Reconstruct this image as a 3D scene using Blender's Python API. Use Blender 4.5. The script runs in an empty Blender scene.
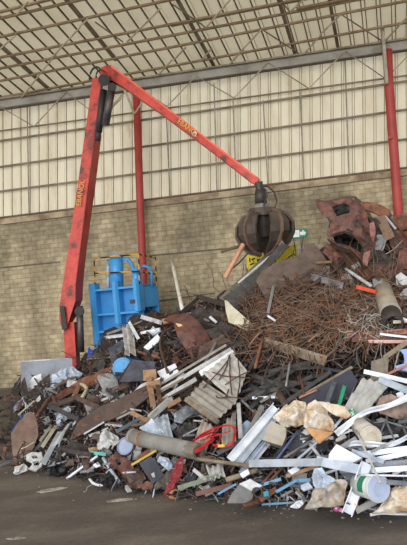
import bpy, bmesh, math, random
from mathutils import Vector, Matrix, noise
random.seed(7)
C = bpy.context.scene.collection
PI = math.pi
# ---------------------------------------------------------------- camera
F, CX, CY = 620.0, 203.5, 272.5
HCAM, ROLL, PITCH = 3.6, 0.095, math.atan(17.5/620)
CAM = Vector((0, 0, HCAM))
FWD = Vector((0, math.cos(PITCH), math.sin(PITCH)))
UP0 = Vector((0, -math.sin(PITCH), math.cos(PITCH)))
RT0 = Vector((1, 0, 0))
RT = RT0*math.cos(ROLL) - UP0*math.sin(ROLL)
UP = RT0*math.sin(ROLL) + UP0*math.cos(ROLL)
cd = bpy.data.cameras.new('camera'); cam = bpy.data.objects.new('camera', cd); C.objects.link(cam)
cd.sensor_width = 36; cd.lens = F/545*36; cd.clip_end = 300
m = Matrix((RT, UP, -FWD)).transposed().to_4x4(); m.translation = CAM
cam.matrix_world = m
bpy.context.scene.camera = cam
def ray(x, y): return FWD + RT*((x-CX)/F) - UP*((y-CY)/F)
def P(x, y, d): return CAM + ray(x, y)*d
def hit(x, y, p0, n):
    r = ray(x, y); return CAM + r*((p0-CAM).dot(n)/r.dot(n))
def ground_depth(x, y): return -HCAM/ray(x, y).z
# ---------------------------------------------------------------- materials
def lin(c):
    f = lambda v: v/12.92 if v <= 0.04045 else ((v+0.055)/1.055)**2.4
    return tuple(f(v/255.0) for v in c[:3]) + (1,)
_mc = {}
def M(c1, c2=None, rough=0.7, metal=0.0, scale=3.0, lo=0.42, hi=0.62, bump=0.25, c3=None, clear=0):
    """worn surface: two or three own colours broken up by noise"""
    key = (c1, c2, rough, metal, scale, lo, hi, bump, c3)
    if key in _mc: return _mc[key]
    mt = bpy.data.materials.new('surface'); mt.use_nodes = True
    nt = mt.node_tree; N = nt.nodes; L = nt.links
    b = N['Principled BSDF']
    b.inputs['Roughness'].default_value = rough; b.inputs['Metallic'].default_value = metal
    tc = N.new('ShaderNodeTexCoord'); ns = N.new('ShaderNodeTexNoise')
    ns.inputs['Scale'].default_value = scale; ns.inputs['Detail'].default_value = 8; ns.inputs['Roughness'].default_value = 0.65
    L.new(tc.outputs['Object'], ns.inputs['Vector'])
    if c2 is None: c2 = tuple(v*0.72 for v in c1)
    rp = N.new('ShaderNodeValToRGB'); e = rp.color_ramp.elements
    e[0].position = lo; e[0].color = lin(c1); e[1].position = hi; e[1].color = lin(c2)
    if c3 is not None:
        q = e.new(min(0.95, hi+0.12)); q.color = lin(c3)
    L.new(ns.outputs['Fac'], rp.inputs['Fac']); L.new(rp.outputs['Color'], b.inputs['Base Color'])
    if bump:
        bp = N.new('ShaderNodeBump'); bp.inputs['Strength'].default_value = bump; bp.inputs['Distance'].default_value = 0.03
        n2 = N.new('ShaderNodeTexNoise'); n2.inputs['Scale'].default_value = scale*4; n2.inputs['Detail'].default_value = 5
        L.new(tc.outputs['Object'], n2.inputs['Vector']); L.new(n2.outputs['Fac'], bp.inputs['Height'])
        L.new(bp.outputs['Normal'], b.inputs['Normal'])
    _mc[key] = mt
    return mt
# ---------------------------------------------------------------- object helpers
def link(name, bm, mat, parent=None, smooth=False):
    me = bpy.data.meshes.new(name)
    bmesh.ops.recalc_face_normals(bm, faces=bm.faces)
    bm.to_mesh(me); bm.free()
    if smooth:
        for p in me.polygons: p.use_smooth = True
    for mm in (mat if isinstance(mat, (list, tuple)) else [mat]): me.materials.append(mm)
    o = bpy.data.objects.new(name, me); C.objects.link(o)
    if parent is not None: o.parent = parent
    return o
def recentre(o):
    """put a mesh's origin at the middle of its base"""
    vs = o.data.vertices
    if not len(vs): return o
    x = sum(v.co.x for v in vs)/len(vs); y = sum(v.co.y for v in vs)/len(vs); z = min(v.co.z for v in vs)
    d = Vector((x, y, z)); o.data.transform(Matrix.Translation(-d)); o.location = d
    return o
def tag(o, label=None, cat=None, group=None, kind=None):
    if label: o['label'] = label
    if cat: o['category'] = cat
    if group: o['group'] = group
    if kind or cat: o['kind'] = kind or 'thing'
    return o
def empty(name, loc, label, cat, group=None):
    o = bpy.data.objects.new(name, None); C.objects.link(o); o.location = loc; o.empty_display_size = 0.2
    return tag(o, label, cat, group)
def child(name, bm, mat, root, smooth=False, label=None):
    """bm in world coordinates; stored relative to the thing's (unrotated) Empty or part"""
    off = Vector((0, 0, 0)); q = root
    while q is not None: off += q.location; q = q.parent
    bmesh.ops.translate(bm, verts=bm.verts, vec=-off)
    o = link(name, bm, mat, root, smooth)
    if label: o['label'] = label
    return o
def frame_of(ax):
    ax = ax.normalized(); h = Vector((0, 0, 1)) if abs(ax.z) < 0.92 else Vector((1, 0, 0))
    s = ax.cross(h).normalized(); return ax, s, s.cross(ax).normalized()
def add_tube(bm, pts, r, n=8, caps=True, r1=None):
    pts = [Vector(p) for p in pts]; rings = []
    k = len(pts)
    for i, p in enumerate(pts):
        t = (pts[min(i+1, k-1)] - pts[max(i-1, 0)])
        a, s, u = frame_of(t)
        rr = r if r1 is None else r + (r1-r)*i/(k-1)
        rings.append([bm.verts.new(p + s*rr*math.cos(2*PI*j/n) + u*rr*math.sin(2*PI*j/n)) for j in range(n)])
    for a, b in zip(rings, rings[1:]):
        for j in range(n): bm.faces.new((a[j], a[(j+1) % n], b[(j+1) % n], b[j]))
    if caps:
        bm.faces.new(rings[0][::-1]); bm.faces.new(rings[-1])
    return bm
def tube(pts, r, n=8, **k):
    return add_tube(bmesh.new(), pts, r, n, **k)
def add_hollow(bm, p0, p1, r, t, n=20):
    a, s, u = frame_of(p1-p0); R = []
    for p, rr in ((p0, r), (p1, r), (p1, r-t), (p0, r-t)):
        R.append([bm.verts.new(p + s*rr*math.cos(2*PI*j/n) + u*rr*math.sin(2*PI*j/n)) for j in range(n)])
    for i in range(4):
        A, B = R[i], R[(i+1) % 4]
        for j in range(n): bm.faces.new((A[j], A[(j+1) % n], B[(j+1) % n], B[j]))
    return bm
def loft(bm, secs, caps=True):
    rings = [[bm.verts.new(p) for p in s] for s in secs]; n = len(rings[0])
    for a, b in zip(rings, rings[1:]):
        for j in range(n): bm.faces.new((a[j], a[(j+1) % n], b[(j+1) % n], b[j]))
    if caps: bm.faces.new(rings[0][::-1]); bm.faces.new(rings[-1])
    return bm
def add_box(bm, o, ax, ay, az):
    """box from corner o along three edge vectors"""
    v = [bm.verts.new(o + ax*i + ay*j + az*k) for i in (0, 1) for j in (0, 1) for k in (0, 1)]
    for f in ((0, 1, 3, 2), (4, 6, 7, 5), (0, 4, 5, 1), (2, 3, 7, 6), (0, 2, 6, 4), (1, 5, 7, 3)):
        bm.faces.new([v[i] for i in f])
    return bm
def beam_bm(p0, p1, w, t, side=None):
    """rectangular bar p0->p1, w across, t thick; 'side' = a hint for the across direction"""
    bm = bmesh.new(); add_beam(bm, p0, p1, w, t, side); return bm
def add_beam(bm, p0, p1, w, t, side=None):
    a = (p1-p0).normalized()
    if side is None: side = frame_of(a)[1]
    s = (side - a*side.dot(a)).normalized(); u = s.cross(a)
    add_box(bm, p0 - s*w/2 - u*t/2, p1-p0, s*w, u*t)
def profile_bm(p0, p1, prof, s, u, twist=0.0, bend=0.0, nseg=6):
    """sweep an open/closed 2-D profile from p0 to p1"""
    bm = bmesh.new(); rings = []
    for i in range(nseg+1):
        f = i/nseg; c, sn = math.cos(twist*f), math.sin(twist*f)
        ss, uu = s*c + u*sn, u*c - s*sn
        q = p0.lerp(p1, f) + u*(bend*4*f*(1-f))
        rings.append([bm.verts.new(q + ss*x + uu*y) for x, y in prof])
    n = len(prof)
    for a, b in zip(rings, rings[1:]):
        for j in range(n): bm.faces.new((a[j], a[(j+1) % n], b[(j+1) % n], b[j]))
    bm.faces.new(rings[0][::-1]); bm.faces.new(rings[-1])
    return bm
# ---------------------------------------------------------------- the heap's surface
def interp(tab, x):
    if x <= tab[0][0]: return tab[0][1:]
    for a, b in zip(tab, tab[1:]):
        if x <= b[0]:
            f = (x-a[0])/(b[0]-a[0]); return tuple(p+(q-p)*f for p, q in zip(a[1:], b[1:]))
    return tab[-1][1:]
CREST = [(-80, 398, 26.3), (10, 396, 25.8), (19, 372, 21), (50, 366, 21), (75, 364, 21.3), (92, 350, 21.5), (110, 334, 21.5), (130, 322, 21),
         (150, 314, 20.6), (190, 306, 20.4), (222, 298, 20), (240, 287, 19.6), (256, 276, 19.5), (285, 260, 19.5), (312, 254, 19.5),
         (330, 240, 19.5), (370, 228, 19.5), (407, 228, 19.5), (480, 236, 19.5)]
TOE = [(-80, 464), (10, 466), (60, 473), (100, 484), (165, 491), (180, 493), (245, 501), (300, 503), (345, 507), (407, 512), (480, 518)]
def surf_depth(x, y):
    yc, dc = interp(CREST, x); yt, = interp(TOE, x); dt = ground_depth(x, yt)
    s = max(-0.12, min(1.25, (yt-y)/(yt-yc)))
    return 1.0/((1-s)/dt + s/dc)
def S(x, y, lift=0.15): return P(x, y, surf_depth(x, y)-lift)
def S_ns(x, y):
    a = S(x, y, 0); n = (S(x+4, y, 0)-a).cross(S(x, y-4, 0)-a).normalized()
    return -n if n.y > 0 and n.z < 0 else n
def mpp(x, y): return surf_depth(x, y)/F      # metres per pixel there
# ================================================================ THE HALL
YAW = math.radians(9)
WU = Vector((math.cos(YAW), -math.sin(YAW), 0)); WN = Vector((math.sin(YAW), math.cos(YAW), 0))
W0 = Vector((0, 27, 0))
def W(x, y, out=0.0): return hit(x, y, W0 - WN*out, WN)     # a point on the rear wall plane (out = metres in front of it)
def translucent(mt, fac):
    # thin fibreglass sheeting: lets part of the daylight outside through
    nt = mt.node_tree; N = nt.nodes; L = nt.links; b = N['Principled BSDF']; out = N['Material Output']
    tr = N.new('ShaderNodeBsdfTranslucent'); mx = N.new('ShaderNodeMixShader'); mx.inputs[0].default_value = fac
    L.new(b.inputs['Base Color'].links[0].from_socket, tr.inputs[0])
    L.new(b.outputs[0], mx.inputs[1]); L.new(tr.outputs[0], mx.inputs[2]); L.new(mx.outputs[0], out.inputs[0])
    return mt
def streaky(mt, sc, strength=1.0):
    # rust and dirt runs: stretch the noise along the sheets
    nt = mt.node_tree
    for n in nt.nodes:
        if n.type == 'TEX_NOISE':
            mp = nt.nodes.new('ShaderNodeMapping'); mp.inputs['Scale'].default_value = sc
            l = n.inputs['Vector'].links[0]; src = l.from_socket; nt.links.new(src, mp.inputs[0]); nt.links.new(mp.outputs[0], n.inputs['Vector'])
    return mt
def sheet_mat():
    mt = M((228, 218, 192), (214, 202, 172), rough=0.5, scale=1.3, lo=0.42, hi=0.62, bump=0, c3=(176, 150, 114))
    return translucent(streaky(mt, (1.0, 1, .22)), 0.42)
def block_mat():
    mt = bpy.data.materials.new('block wall'); mt.use_nodes = True; nt = mt.node_tree; N = nt.nodes; L = nt.links
    b = N['Principled BSDF']; b.inputs['Roughness'].default_value = 0.9
    tc = N.new('ShaderNodeTexCoord'); sx = N.new('ShaderNodeSeparateXYZ'); cx = N.new('ShaderNodeCombineXYZ')
    L.new(tc.outputs['Object'], sx.inputs[0]); L.new(sx.outputs['X'], cx.inputs['X']); L.new(sx.outputs['Z'], cx.inputs['Y'])
    br = N.new('ShaderNodeTexBrick'); br.inputs['Scale'].default_value = 1; br.inputs['Brick Width'].default_value = 0.42
    br.inputs['Row Height'].default_value = 0.205; br.inputs['Mortar Size'].default_value = 0.016; br.inputs['Mortar Smooth'].default_value = 0.3
    br.inputs['Color1'].default_value = lin((204, 189, 156)); br.inputs['Color2'].default_value = lin((180, 165, 134)); br.inputs['Mortar'].default_value = lin((166, 151, 121))
    L.new(cx.outputs[0], br.inputs['Vector'])
    # soot and damp stains with shapes of their own
    n1 = N.new('ShaderNodeTexNoise'); n1.inputs['Scale'].default_value = 0.42; n1.inputs['Detail'].default_value = 7; n1.inputs['Roughness'].default_value = 0.62
    mp = N.new('ShaderNodeMapping'); mp.inputs['Scale'].default_value = (1.0, 1, 0.55); L.new(tc.outputs['Object'], mp.inputs[0]); L.new(mp.outputs[0], n1.inputs['Vector'])
    r1 = N.new('ShaderNodeValToRGB'); r1.color_ramp.elements[0].position = 0.34; r1.color_ramp.elements[0].color = (0.36, 0.36, 0.36, 1)
    r1.color_ramp.elements[1].position = 0.6; r1.color_ramp.elements[1].color = (1, 1, 1, 1)
    L.new(n1.outputs['Fac'], r1.inputs[0])
    mx = N.new('ShaderNodeMixRGB'); mx.blend_type = 'MULTIPLY'; mx.inputs[0].default_value = 1
    L.new(br.outputs['Color'], mx.inputs[1]); L.new(r1.outputs[0], mx.inputs[2])
    n2 = N.new('ShaderNodeTexNoise'); n2.inputs['Scale'].default_value = 3.5; n2.inputs['Detail'].default_value = 6
    r2 = N.new('ShaderNodeValToRGB'); r2.color_ramp.elements[0].position = 0.35; r2.color_ramp.elements[0].color = (0.62, 0.61, 0.6, 1); r2.color_ramp.elements[1].position = 0.62
    L.new(tc.outputs['Object'], n2.inputs['Vector']); L.new(n2.outputs['Fac'], r2.inputs[0])
    m2 = N.new('ShaderNodeMixRGB'); m2.blend_type = 'MULTIPLY'; m2.inputs[0].default_value = 0.75
    L.new(mx.outputs[0], m2.inputs[1]); L.new(r2.outputs[0], m2.inputs[2]); L.new(m2.outputs[0], b.inputs['Base Color'])
    bp = N.new('ShaderNodeBump'); bp.inputs['Strength'].default_value = 0.5; bp.inputs['Distance'].default_value = 0.02
    L.new(br.outputs['Fac'], bp.inputs['Height']); bp.invert = True; L.new(bp.outputs[0], b.inputs['Normal'])
    return mt
def floor_mat():
    mt = bpy.data.materials.new('yard floor'); mt.use_nodes = True; nt = mt.node_tree; N = nt.nodes; L = nt.links
    b = N['Principled BSDF']; b.inputs['Roughness'].default_value = 0.75
    tc = N.new('ShaderNodeTexCoord')
    n1 = N.new('ShaderNodeTexNoise'); n1.inputs['Scale'].default_value = 0.7; n1.inputs['Detail'].default_value = 9; n1.inputs['Roughness'].default_value = 0.7
    mp = N.new('ShaderNodeMapping'); mp.inputs['Scale'].default_value = (0.55, 1.3, 1); mp.inputs['Rotation'].default_value = (0, 0, 0.12)
    L.new(tc.outputs['Object'], mp.inputs[0]); L.new(mp.outputs[0], n1.inputs['Vector'])
    r = N.new('ShaderNodeValToRGB'); e = r.color_ramp.elements
    e[0].position = 0.3; e[0].color = lin((84, 78, 73)); e[1].position = 0.72; e[1].color = lin((138, 127, 116))
    q = e.new(0.5); q.color = lin((104, 96, 89))
    L.new(n1.outputs['Fac'], r.inputs[0])
    n2 = N.new('ShaderNodeTexNoise'); n2.inputs['Scale'].default_value = 14; n2.inputs['Detail'].default_value = 6
    L.new(tc.outputs['Object'], n2.inputs['Vector'])
    r2 = N.new('ShaderNodeValToRGB'); r2.color_ramp.elements[0].position = 0.3; r2.color_ramp.elements[0].color = (0.7, 0.7, 0.7, 1); r2.color_ramp.elements[1].position = 0.7
    L.new(n2.outputs['Fac'], r2.inputs[0])
    mx = N.new('ShaderNodeMixRGB'); mx.blend_type = 'MULTIPLY'; mx.inputs[0].default_value = 0.8
    L.new(r.outputs[0], mx.inputs[1]); L.new(r2.outputs[0], mx.inputs[2]); L.new(mx.outputs[0], b.inputs['Base Color'])
    bp = N.new('ShaderNodeBump'); bp.inputs['Strength'].default_value = 0.35; bp.inputs['Distance'].default_value = 0.03
    L.new(n2.outputs['Fac'], bp.inputs['Height']); L.new(bp.outputs[0], b.inputs['Normal'])
    return mt
# floor
bm = bmesh.new(); add_box(bm, Vector((-28, -8, -0.2)), Vector((56, 0, 0)), Vector((0, 42, 0)), Vector((0, 0, 0.2)))
tag(link('floor', bm, floor_mat()), kind='structure')
# local frame of the rear wall
def wall_obj(name, bm, mat):
    o = link(name, bm, mat); R = Matrix((WU, WN, Vector((0, 0, 1)))).transposed().to_4x4(); R.translation = W0
    o.data.transform(R.inverted()); o.matrix_world = R
    return tag(o, kind='structure')
# block wall: its top edge follows the sill line of the sheeting
a, b_ = W(0, 219.5), W(407, 169.5); du = (b_-a)
def along(f): return a + du*f
lo_, hi_ = along(-0.9), along(1.9)
bm = bmesh.new()
v = []
for q in (lo_, hi_):
    for z in (None, 0):
        for t in (0, 0.3):
            p = q.copy();
            if z == 0: p.z = -0.1
            v.append(bm.verts.new(p + WN*t))
for f in ((0, 1, 3, 2), (4, 6, 7, 5), (0, 4, 5, 1), (2, 3, 7, 6), (0, 2, 6, 4), (1, 5, 7, 3)): bm.faces.new([v[i] for i in f])
wall_obj('wall_back', bm, block_mat())
SILL = M((176, 158, 128), (120, 98, 74), scale=1.2, bump=0.2)
STEEL = M((150, 138, 118), (112, 98, 80), rough=0.6, scale=1.5, bump=0.1)
ROD = M((186, 172, 146), (150, 134, 110), rough=0.6, scale=2, bump=0.05)
GALV = M((158, 152, 138), (128, 120, 106), rough=0.5, scale=1.0, bump=0.1)
bm = beam_bm(along(-0.9) - WN*0.06 + Vector((0, 0, -0.12)), along(1.9) - WN*0.06 + Vector((0, 0, -0.12)), 0.26, 0.13, side=Vector((0, 0, 1)))
wall_obj('trim_1', bm, SILL)
bm = beam_bm(along(-0.9) - WN*0.12 + Vector((0, 0, 0.06)), along(1.9) - WN*0.12 + Vector((0, 0, 0.06)), 0.07, 0.12, side=Vector((0, 0, 1)))
wall_obj('trim_2', bm, M((112, 92, 72), (80, 64, 52), scale=2))
# trapezoidal sheeting above it
ta, tb = W(0, 99), W(407, 36)
tdu = tb-ta
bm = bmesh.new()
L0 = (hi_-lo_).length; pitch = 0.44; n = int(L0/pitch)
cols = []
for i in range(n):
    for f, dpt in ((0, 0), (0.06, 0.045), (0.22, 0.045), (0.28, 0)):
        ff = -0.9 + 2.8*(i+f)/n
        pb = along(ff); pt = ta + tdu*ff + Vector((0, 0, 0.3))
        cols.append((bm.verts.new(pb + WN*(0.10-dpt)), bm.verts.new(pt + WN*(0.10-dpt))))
for i, (A, B) in enumerate(zip(cols, cols[1:])): bm.faces.new((A[0], B[0], B[1], A[1])).material_index = (0 if i % 2 else 1)  # rib flanks get a darker colour: rib shade painted into the sheeting
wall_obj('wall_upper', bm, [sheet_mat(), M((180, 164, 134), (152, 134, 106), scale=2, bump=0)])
# wall girts
def wall_bar(name, p, q, w, mat, out=0.12, ext=True, t=None, kind='structure'):
    A, B = W(*p, out), W(*q, out)
    if ext:
        d = B-A; A = A - d*1.0; B = B + d*0.8
    o = link(name, beam_bm(A, B, w, t or w, side=Vector((0, 0, 1))), mat); return tag(o, kind='structure')
GIRT = M((132, 116, 92), (104, 88, 68), rough=0.6, scale=1.5, bump=0.1)
for p, q, w in (((0, 191.5), (340, 147.8), .085), ((0, 167), (340, 119), .085), ((0, 141), (340, 91), .085), ((0, 131), (340, 84.6), .06)):
    wall_bar('wall_beam', p, q, w, GIRT)
wall_bar('wall_beam', (0, 104.2), (407, 44.5), 0.42, GALV, out=0.35, t=0.24)          # the eave beam
wall_bar('wall_beam', (0, 99), (407, 38.5), 0.07, STEEL, out=0.6, t=0.1)
wall_bar('wall_beam', (0, 110), (407, 50.5), 0.06, M((70, 62, 54)), out=0.45, t=0.1)
# zig-zag rods under the eave beam
zz = [(-15, 98), (34, 126.5), (66, 92), (100, 117.5), (133, 84), (167, 106.5), (196, 76), (234, 98), (268, 62.5), (309, 88.5), (345, 51), (386, 79), (420, 43)]
for A, B in zip(zz, zz[1:]):
    o = link('wall_beam', tube([W(*A, 0.5), W(*B, 0.5)], 0.028 if A[1] > B[1] else 0.022, 6), ROD if A[1] > B[1] else STEEL); tag(o, kind='structure')
# vertical sag bars and rods on the sheeting
for (x0, y0, x1, y1) in ((27, 98, 29, 216), (214, 83, 217, 195), (345, 60, 349, 178), (263, 100, 268, 186), (300, 92, 304, 182), (233, 98, 236, 190), (166, 106, 170, 198), (393, 84, 399, 172)):
    o = link('wall_beam', tube([W(x0, y0, 0.14), W(x1, y1, 0.14)], 0.03, 6), M((158, 152, 138), (130, 120, 104))); tag(o, kind='structure')
# two faint string courses scored in the blockwork
for A, B in (((150, 255.5), (246, 247)), ((150, 302), (215, 293)), ((0, 268), (60, 262))):
    o = link('trim_3', beam_bm(W(*A, 0.01), W(*B, 0.01), 0.05, 0.04, side=Vector((0, 0, 1))), M((96, 86, 70))); tag(o, kind='structure')
# red steel columns
RED_COL = M((176, 66, 60), (158, 56, 52), rough=0.55, scale=1.2, bump=0.1, c3=(120, 48, 44))
def column(pts, r):
    w = [W(x, y, 0.55) for x, y in pts]
    d = (w[-1]-w[0]).normalized(); k = (-w[-1].z)/d.z; w.append(w[-1] + d*k)
    o = link('column', tube(w, r, 14), RED_COL, smooth=True); tag(o, kind='structure')
column([(387.5, 50), (388.9, 84), (397.5, 200)], 0.19)
column([(136.3, 88), (140.3, 209), (143.5, 279)], 0.165)
o = link('column', beam_bm(W(378, -30, 0.9), W(386.5, 84, 0.9), 0.16, 0.12), M((176, 166, 150), (150, 138, 120))); tag(o, kind='structure')
# small pink bracket on the column
o = link('column', beam_bm(W(388, 138, 0.75), W(392, 137.6, 0.75), 0.14, 0.1), RED_COL); tag(o, kind='structure')
# ---------------------------------------------------------------- roof
RV = ray(401, 406).normalized()                    # ribs run down the slope along this
e0, e1 = W(0, 97, 0.3), W(407, 34, 0.3)
EU = (e1-e0).normalized(); RN = EU.cross(RV).normalized()
if RN.z > 0: RN = -RN                              # pointing down into the hall
def RO(x, y, out=0.0): return hit(x, y, e0 + RN*out, RN)
bm = bmesh.new(); pitch = 0.56; cols = []
LS = 26.0
for i in range(-60, 80):
    for f, dpt in ((0, 0), (0.08, 0.07), (0.26, 0.07), (0.33, 0)):
        base = e0 + EU*((i+f)*pitch) + RV*0.6
        cols.append((bm.verts.new(base - RN*0.02 - RN*dpt), bm.verts.new(base - RV*LS - RN*0.02 - RN*dpt)))
for i, (A, B) in enumerate(zip(cols, cols[1:])): bm.faces.new((A[0], B[0], B[1], A[1])).material_index = (0 if i % 2 else (1 if i % 4 == 0 else 2))  # rib shade painted on: one flank dark, the opposite one paler
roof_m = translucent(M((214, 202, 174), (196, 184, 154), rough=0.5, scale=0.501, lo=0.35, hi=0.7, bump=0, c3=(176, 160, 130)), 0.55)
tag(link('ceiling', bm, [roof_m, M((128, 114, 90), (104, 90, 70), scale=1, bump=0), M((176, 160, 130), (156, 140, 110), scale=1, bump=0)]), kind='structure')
def roof_bar(p, q, w, mat, out=0.12, ext=1.0, t=None):
    A, B = RO(*p, out), RO(*q, out); d = B-A
    o = link('roof_beam', beam_bm(A - d*ext, B + d*ext, w, t or w, side=RN), mat); tag(o, kind='structure')
PUR = M((150, 128, 98), (122, 102, 78), rough=0.6, scale=1.5, bump=0.1)
for p, q in (((0, 12), (40, 2)), ((0, 18.5), (80, 0)), ((0, 37), (160, 2)), ((0, 57.5), (240, 11)), ((0, 68.5), (320, 7)), ((0, 81), (320, 18)), ((20, 94), (320, 38.5)),
             ((240, 12), (300, 0)), ((320, 4), (340, 0))):
    roof_bar(p, q, 0.08, PUR, ext=1.2 if q[0] > 100 else 3)
for p, q in (((80, 4), (116, 60)), ((176, 0), (214, 66)), ((275, 0), (295, 54)), ((327, 0), (338, 48)), ((-10, 20), (50, 90))):
    A, B = RO(*p, 0.06), RO(*q, 0.06); d = (A-B).normalized()
    o = link('roof_beam', beam_bm(B, B - RV*14, 0.13, 0.1, side=EU), M((128, 114, 92), (106, 92, 74), scale=1)); tag(o, kind='structure')
roof_rods = [((17, 14), (28, 2)), ((0, 49), (16, 35)), ((52, 57), (80, 27.5)), ((80, 26), (88, 19)), ((127, 42), (160, 9)), ((206, 27.5), (230, 0)), ((95, 22), (123, 42)), ((172, 4), (205, 27)),
             ((240, 52), (261, 30)), ((263, 30), (301, 55)), ((304, 54), (320, 36)), ((320, 35), (340, 15)), ((342, 15), (382, 41)), ((386, 40), (407, 17)), ((153, 81), (172, 60)), ((226, 68), (243, 50)),
             ((15, 106), (59, 50)), ((174, 60), (186, 47)), ((290, 12), (303, 0)), ((277, -4), (290, 12)), ((200, 62), (212, 48)), ((-30, 90), (0, 49)), ((407, 17), (430, 36))]
for p, q in roof_rods:
    pale = q[1] < p[1]
    o = link('roof_beam', tube([RO(*p, 0.3), RO(*q, 0.3)], 0.034 if pale else 0.028, 6), ROD if pale else GIRT); tag(o, kind='structure')
# pale struts that brace the lattice girder to the left column
for p, q, r in (((53, 6), (98, 66), 0.05), ((109, 52), (134.5, 114), 0.06), ((134.5, 114), (147, 95), 0.035), ((103, 117), (123, 96), 0.045)):
    o = link('roof_beam', tube([W(*p, 1.1), W(*q, 0.8)], r, 6), ROD); tag(o, kind='structure')
# ---------------------------------------------------------------- sign on the wall
WHITE = M((236, 238, 236), (214, 218, 216), rough=0.5, scale=4, bump=0)
GREEN = M((24, 132, 98), (20, 116, 86), rough=0.5, scale=4, bump=0)
sg = empty('exit_sign', W(299, 238, 0.05), 'small green and white arrow sign on the block wall beside the grapple', 'sign')
def wall_quad(pts, out, t):
    bm = bmesh.new(); A = [bm.verts.new(W(x, y, out)) for x, y in pts]; B = [bm.verts.new(W(x, y, out) + WN*t) for x, y in pts]
    k = len(pts); bm.faces.new(A); bm.faces.new(B[::-1])
    for i in range(k): bm.faces.new((A[i], B[i], B[(i+1) % k], A[(i+1) % k]))
    return bm
child('panel', wall_quad([(291.5, 229.5), (306.5, 228), (307, 237.5), (292, 239)], 0.06, 0.03), GREEN, sg)
child('pictogram', wall_quad([(292.2, 230.6), (299.2, 229.9), (299.5, 236.8), (292.6, 237.5)], 0.07, 0.012), WHITE, sg)
child('arrow', wall_quad([(299.8, 231.8), (302.4, 231.6), (302.3, 229.6), (306.2, 232.9), (302.8, 237), (302.7, 234.9), (299.9, 235.2)], 0.072, 0.012), WHITE, sg)
# ================================================================ THE SCRAP HANDLER
CR_RED = M((206, 74, 58), (190, 64, 52), rough=0.55, scale=2.2, lo=0.38, hi=0.52, bump=0.1, c3=(96, 50, 48))
CR_PINK = M((190, 74, 66), (168, 58, 52), rough=0.55, scale=1.5, lo=0.4, hi=0.6, bump=0.1, c3=(66, 50, 50))
DARK = M((46, 42, 42), (62, 54, 52), rough=0.6, scale=4)
CYL = M((96, 88, 84), (70, 62, 62), rough=0.45, metal=0.3, scale=3)
YEL = M((226, 184, 60), (206, 160, 60), rough=0.5, scale=6, bump=0)
MD = 22.8
crane = empty('material_handler', P(70, 350, MD) * 1.0, 'tall red articulated crane boom reaching over the heap from beside the blue machine', 'crane')
crane.location.z = 0
st = [(78, 92.5, 101, 104), (92, 90.5, 100, 102.5), (110, 88.3, 97.6, 101.5), (140, 84, 93.5, 100.5), (165, 80.5, 90.5, 97.5), (190, 77, 87, 94.5), (215, 73.3, 84, 91), (250, 68, 79.5, 86), (285, 62.6, 75, 82.5), (302, 60, 75, 82), (318, 59, 70, 76), (329, 62, 66.5, 69)]
def mast_sec(y, l, mm_, r):
    a_, b2, c_ = P(l, y, MD), P(mm_, y-0.5, MD-0.12), P(r, y-1.2, MD+0.45)
    return [a_, b2, c_, a_ + (c_-b2)]
mast = child('mast', loft(bmesh.new(), [mast_sec(*s) for s in st]), CR_RED, crane)
# the inner face of the mast, its darker tone put on as a worn skin just proud of it
rp = []
for y, l, mm_, r in st[2:10]:
    b2, c_ = P(mm_, y-0.5, MD-0.15), P(r, y-1.2, MD+0.42); nrm = Vector((0.03, -0.03, 0))
    rp.append([b2+nrm, c_+nrm, c_+nrm*0.2, b2+nrm*0.2])
child('inner_face_skin', loft(bmesh.new(), rp), CR_PINK, mast)
ft = [(322, 63, 74, 78), (340, 64, 75, 79), (372, 65.5, 77, 81)]
fs = [[P(l, y, MD+0.1), P(c, y, MD), P(r, y, MD+0.4), P(l, y, MD+0.5)] for y, l, c, r in ft]
q = [p.copy() for p in fs[-1]]
for p in q: p.z = 0
child('pedestal', loft(bmesh.new(), fs + [q]), CR_RED, crane)
child('base_cylinder', tube([P(79.5, 306, MD+0.1), P(81, 352, MD+0.1)], 0.13, 12), CYL, crane, True)
hb = child('hinge_bracket', loft(bmesh.new(), [[P(59.5, 306, MD-0.15), P(64, 306, MD-0.2), P(64, 306, MD+0.3), P(59.5, 306, MD+0.3)], [P(62, 330, MD-0.15), P(67, 328, MD-0.2), P(67, 328, MD+0.3), P(62, 330, MD+0.3)]]), DARK, crane)
child('pin', tube([P(79, 311.5, MD-0.35), P(80, 311.5, MD+0.6)], 0.17, 12), DARK, hb)
# boom
def boom_sec(xt, yt, xb, yb, d, w):
    a_, b2 = P(xt, yt, d), P(xb, yb, d); s = Vector((0.15, 1, 0)).normalized()*w
    return [a_, b2, b2+s, a_+s]
bs = [(101.5, 67.5, 99.5, 76, 22.3, .45), (105, 65.6, 103, 80, 22.2, .5), (111.5, 65.2, 112, 80.5, 22.0, .5), (122, 73, 123, 86.5, 21.8, .5), (160, 102, 161, 113.5, 21.2, .42), (205, 136.4, 206, 147, 20.4, .36), (252, 172.8, 249, 180.5, 19.7, .3), (259.5, 178.5, 255, 184.5, 19.6, .28)]
boom = child('boom', loft(bmesh.new(), [boom_sec(*s) for s in bs]), CR_RED, crane)
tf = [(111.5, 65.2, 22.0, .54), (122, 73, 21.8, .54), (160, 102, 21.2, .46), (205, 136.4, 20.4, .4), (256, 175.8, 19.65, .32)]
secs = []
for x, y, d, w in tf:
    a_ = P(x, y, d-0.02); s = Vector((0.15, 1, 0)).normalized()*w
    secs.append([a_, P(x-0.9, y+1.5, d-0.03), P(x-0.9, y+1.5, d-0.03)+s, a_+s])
child('lit_edge', loft(bmesh.new(), secs), M((236, 112, 92), (222, 88, 70), rough=0.5, scale=2), boom, label='lit upper edge of the boom, painted paler')  # paler red paints the light along the boom's upper edge
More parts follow.
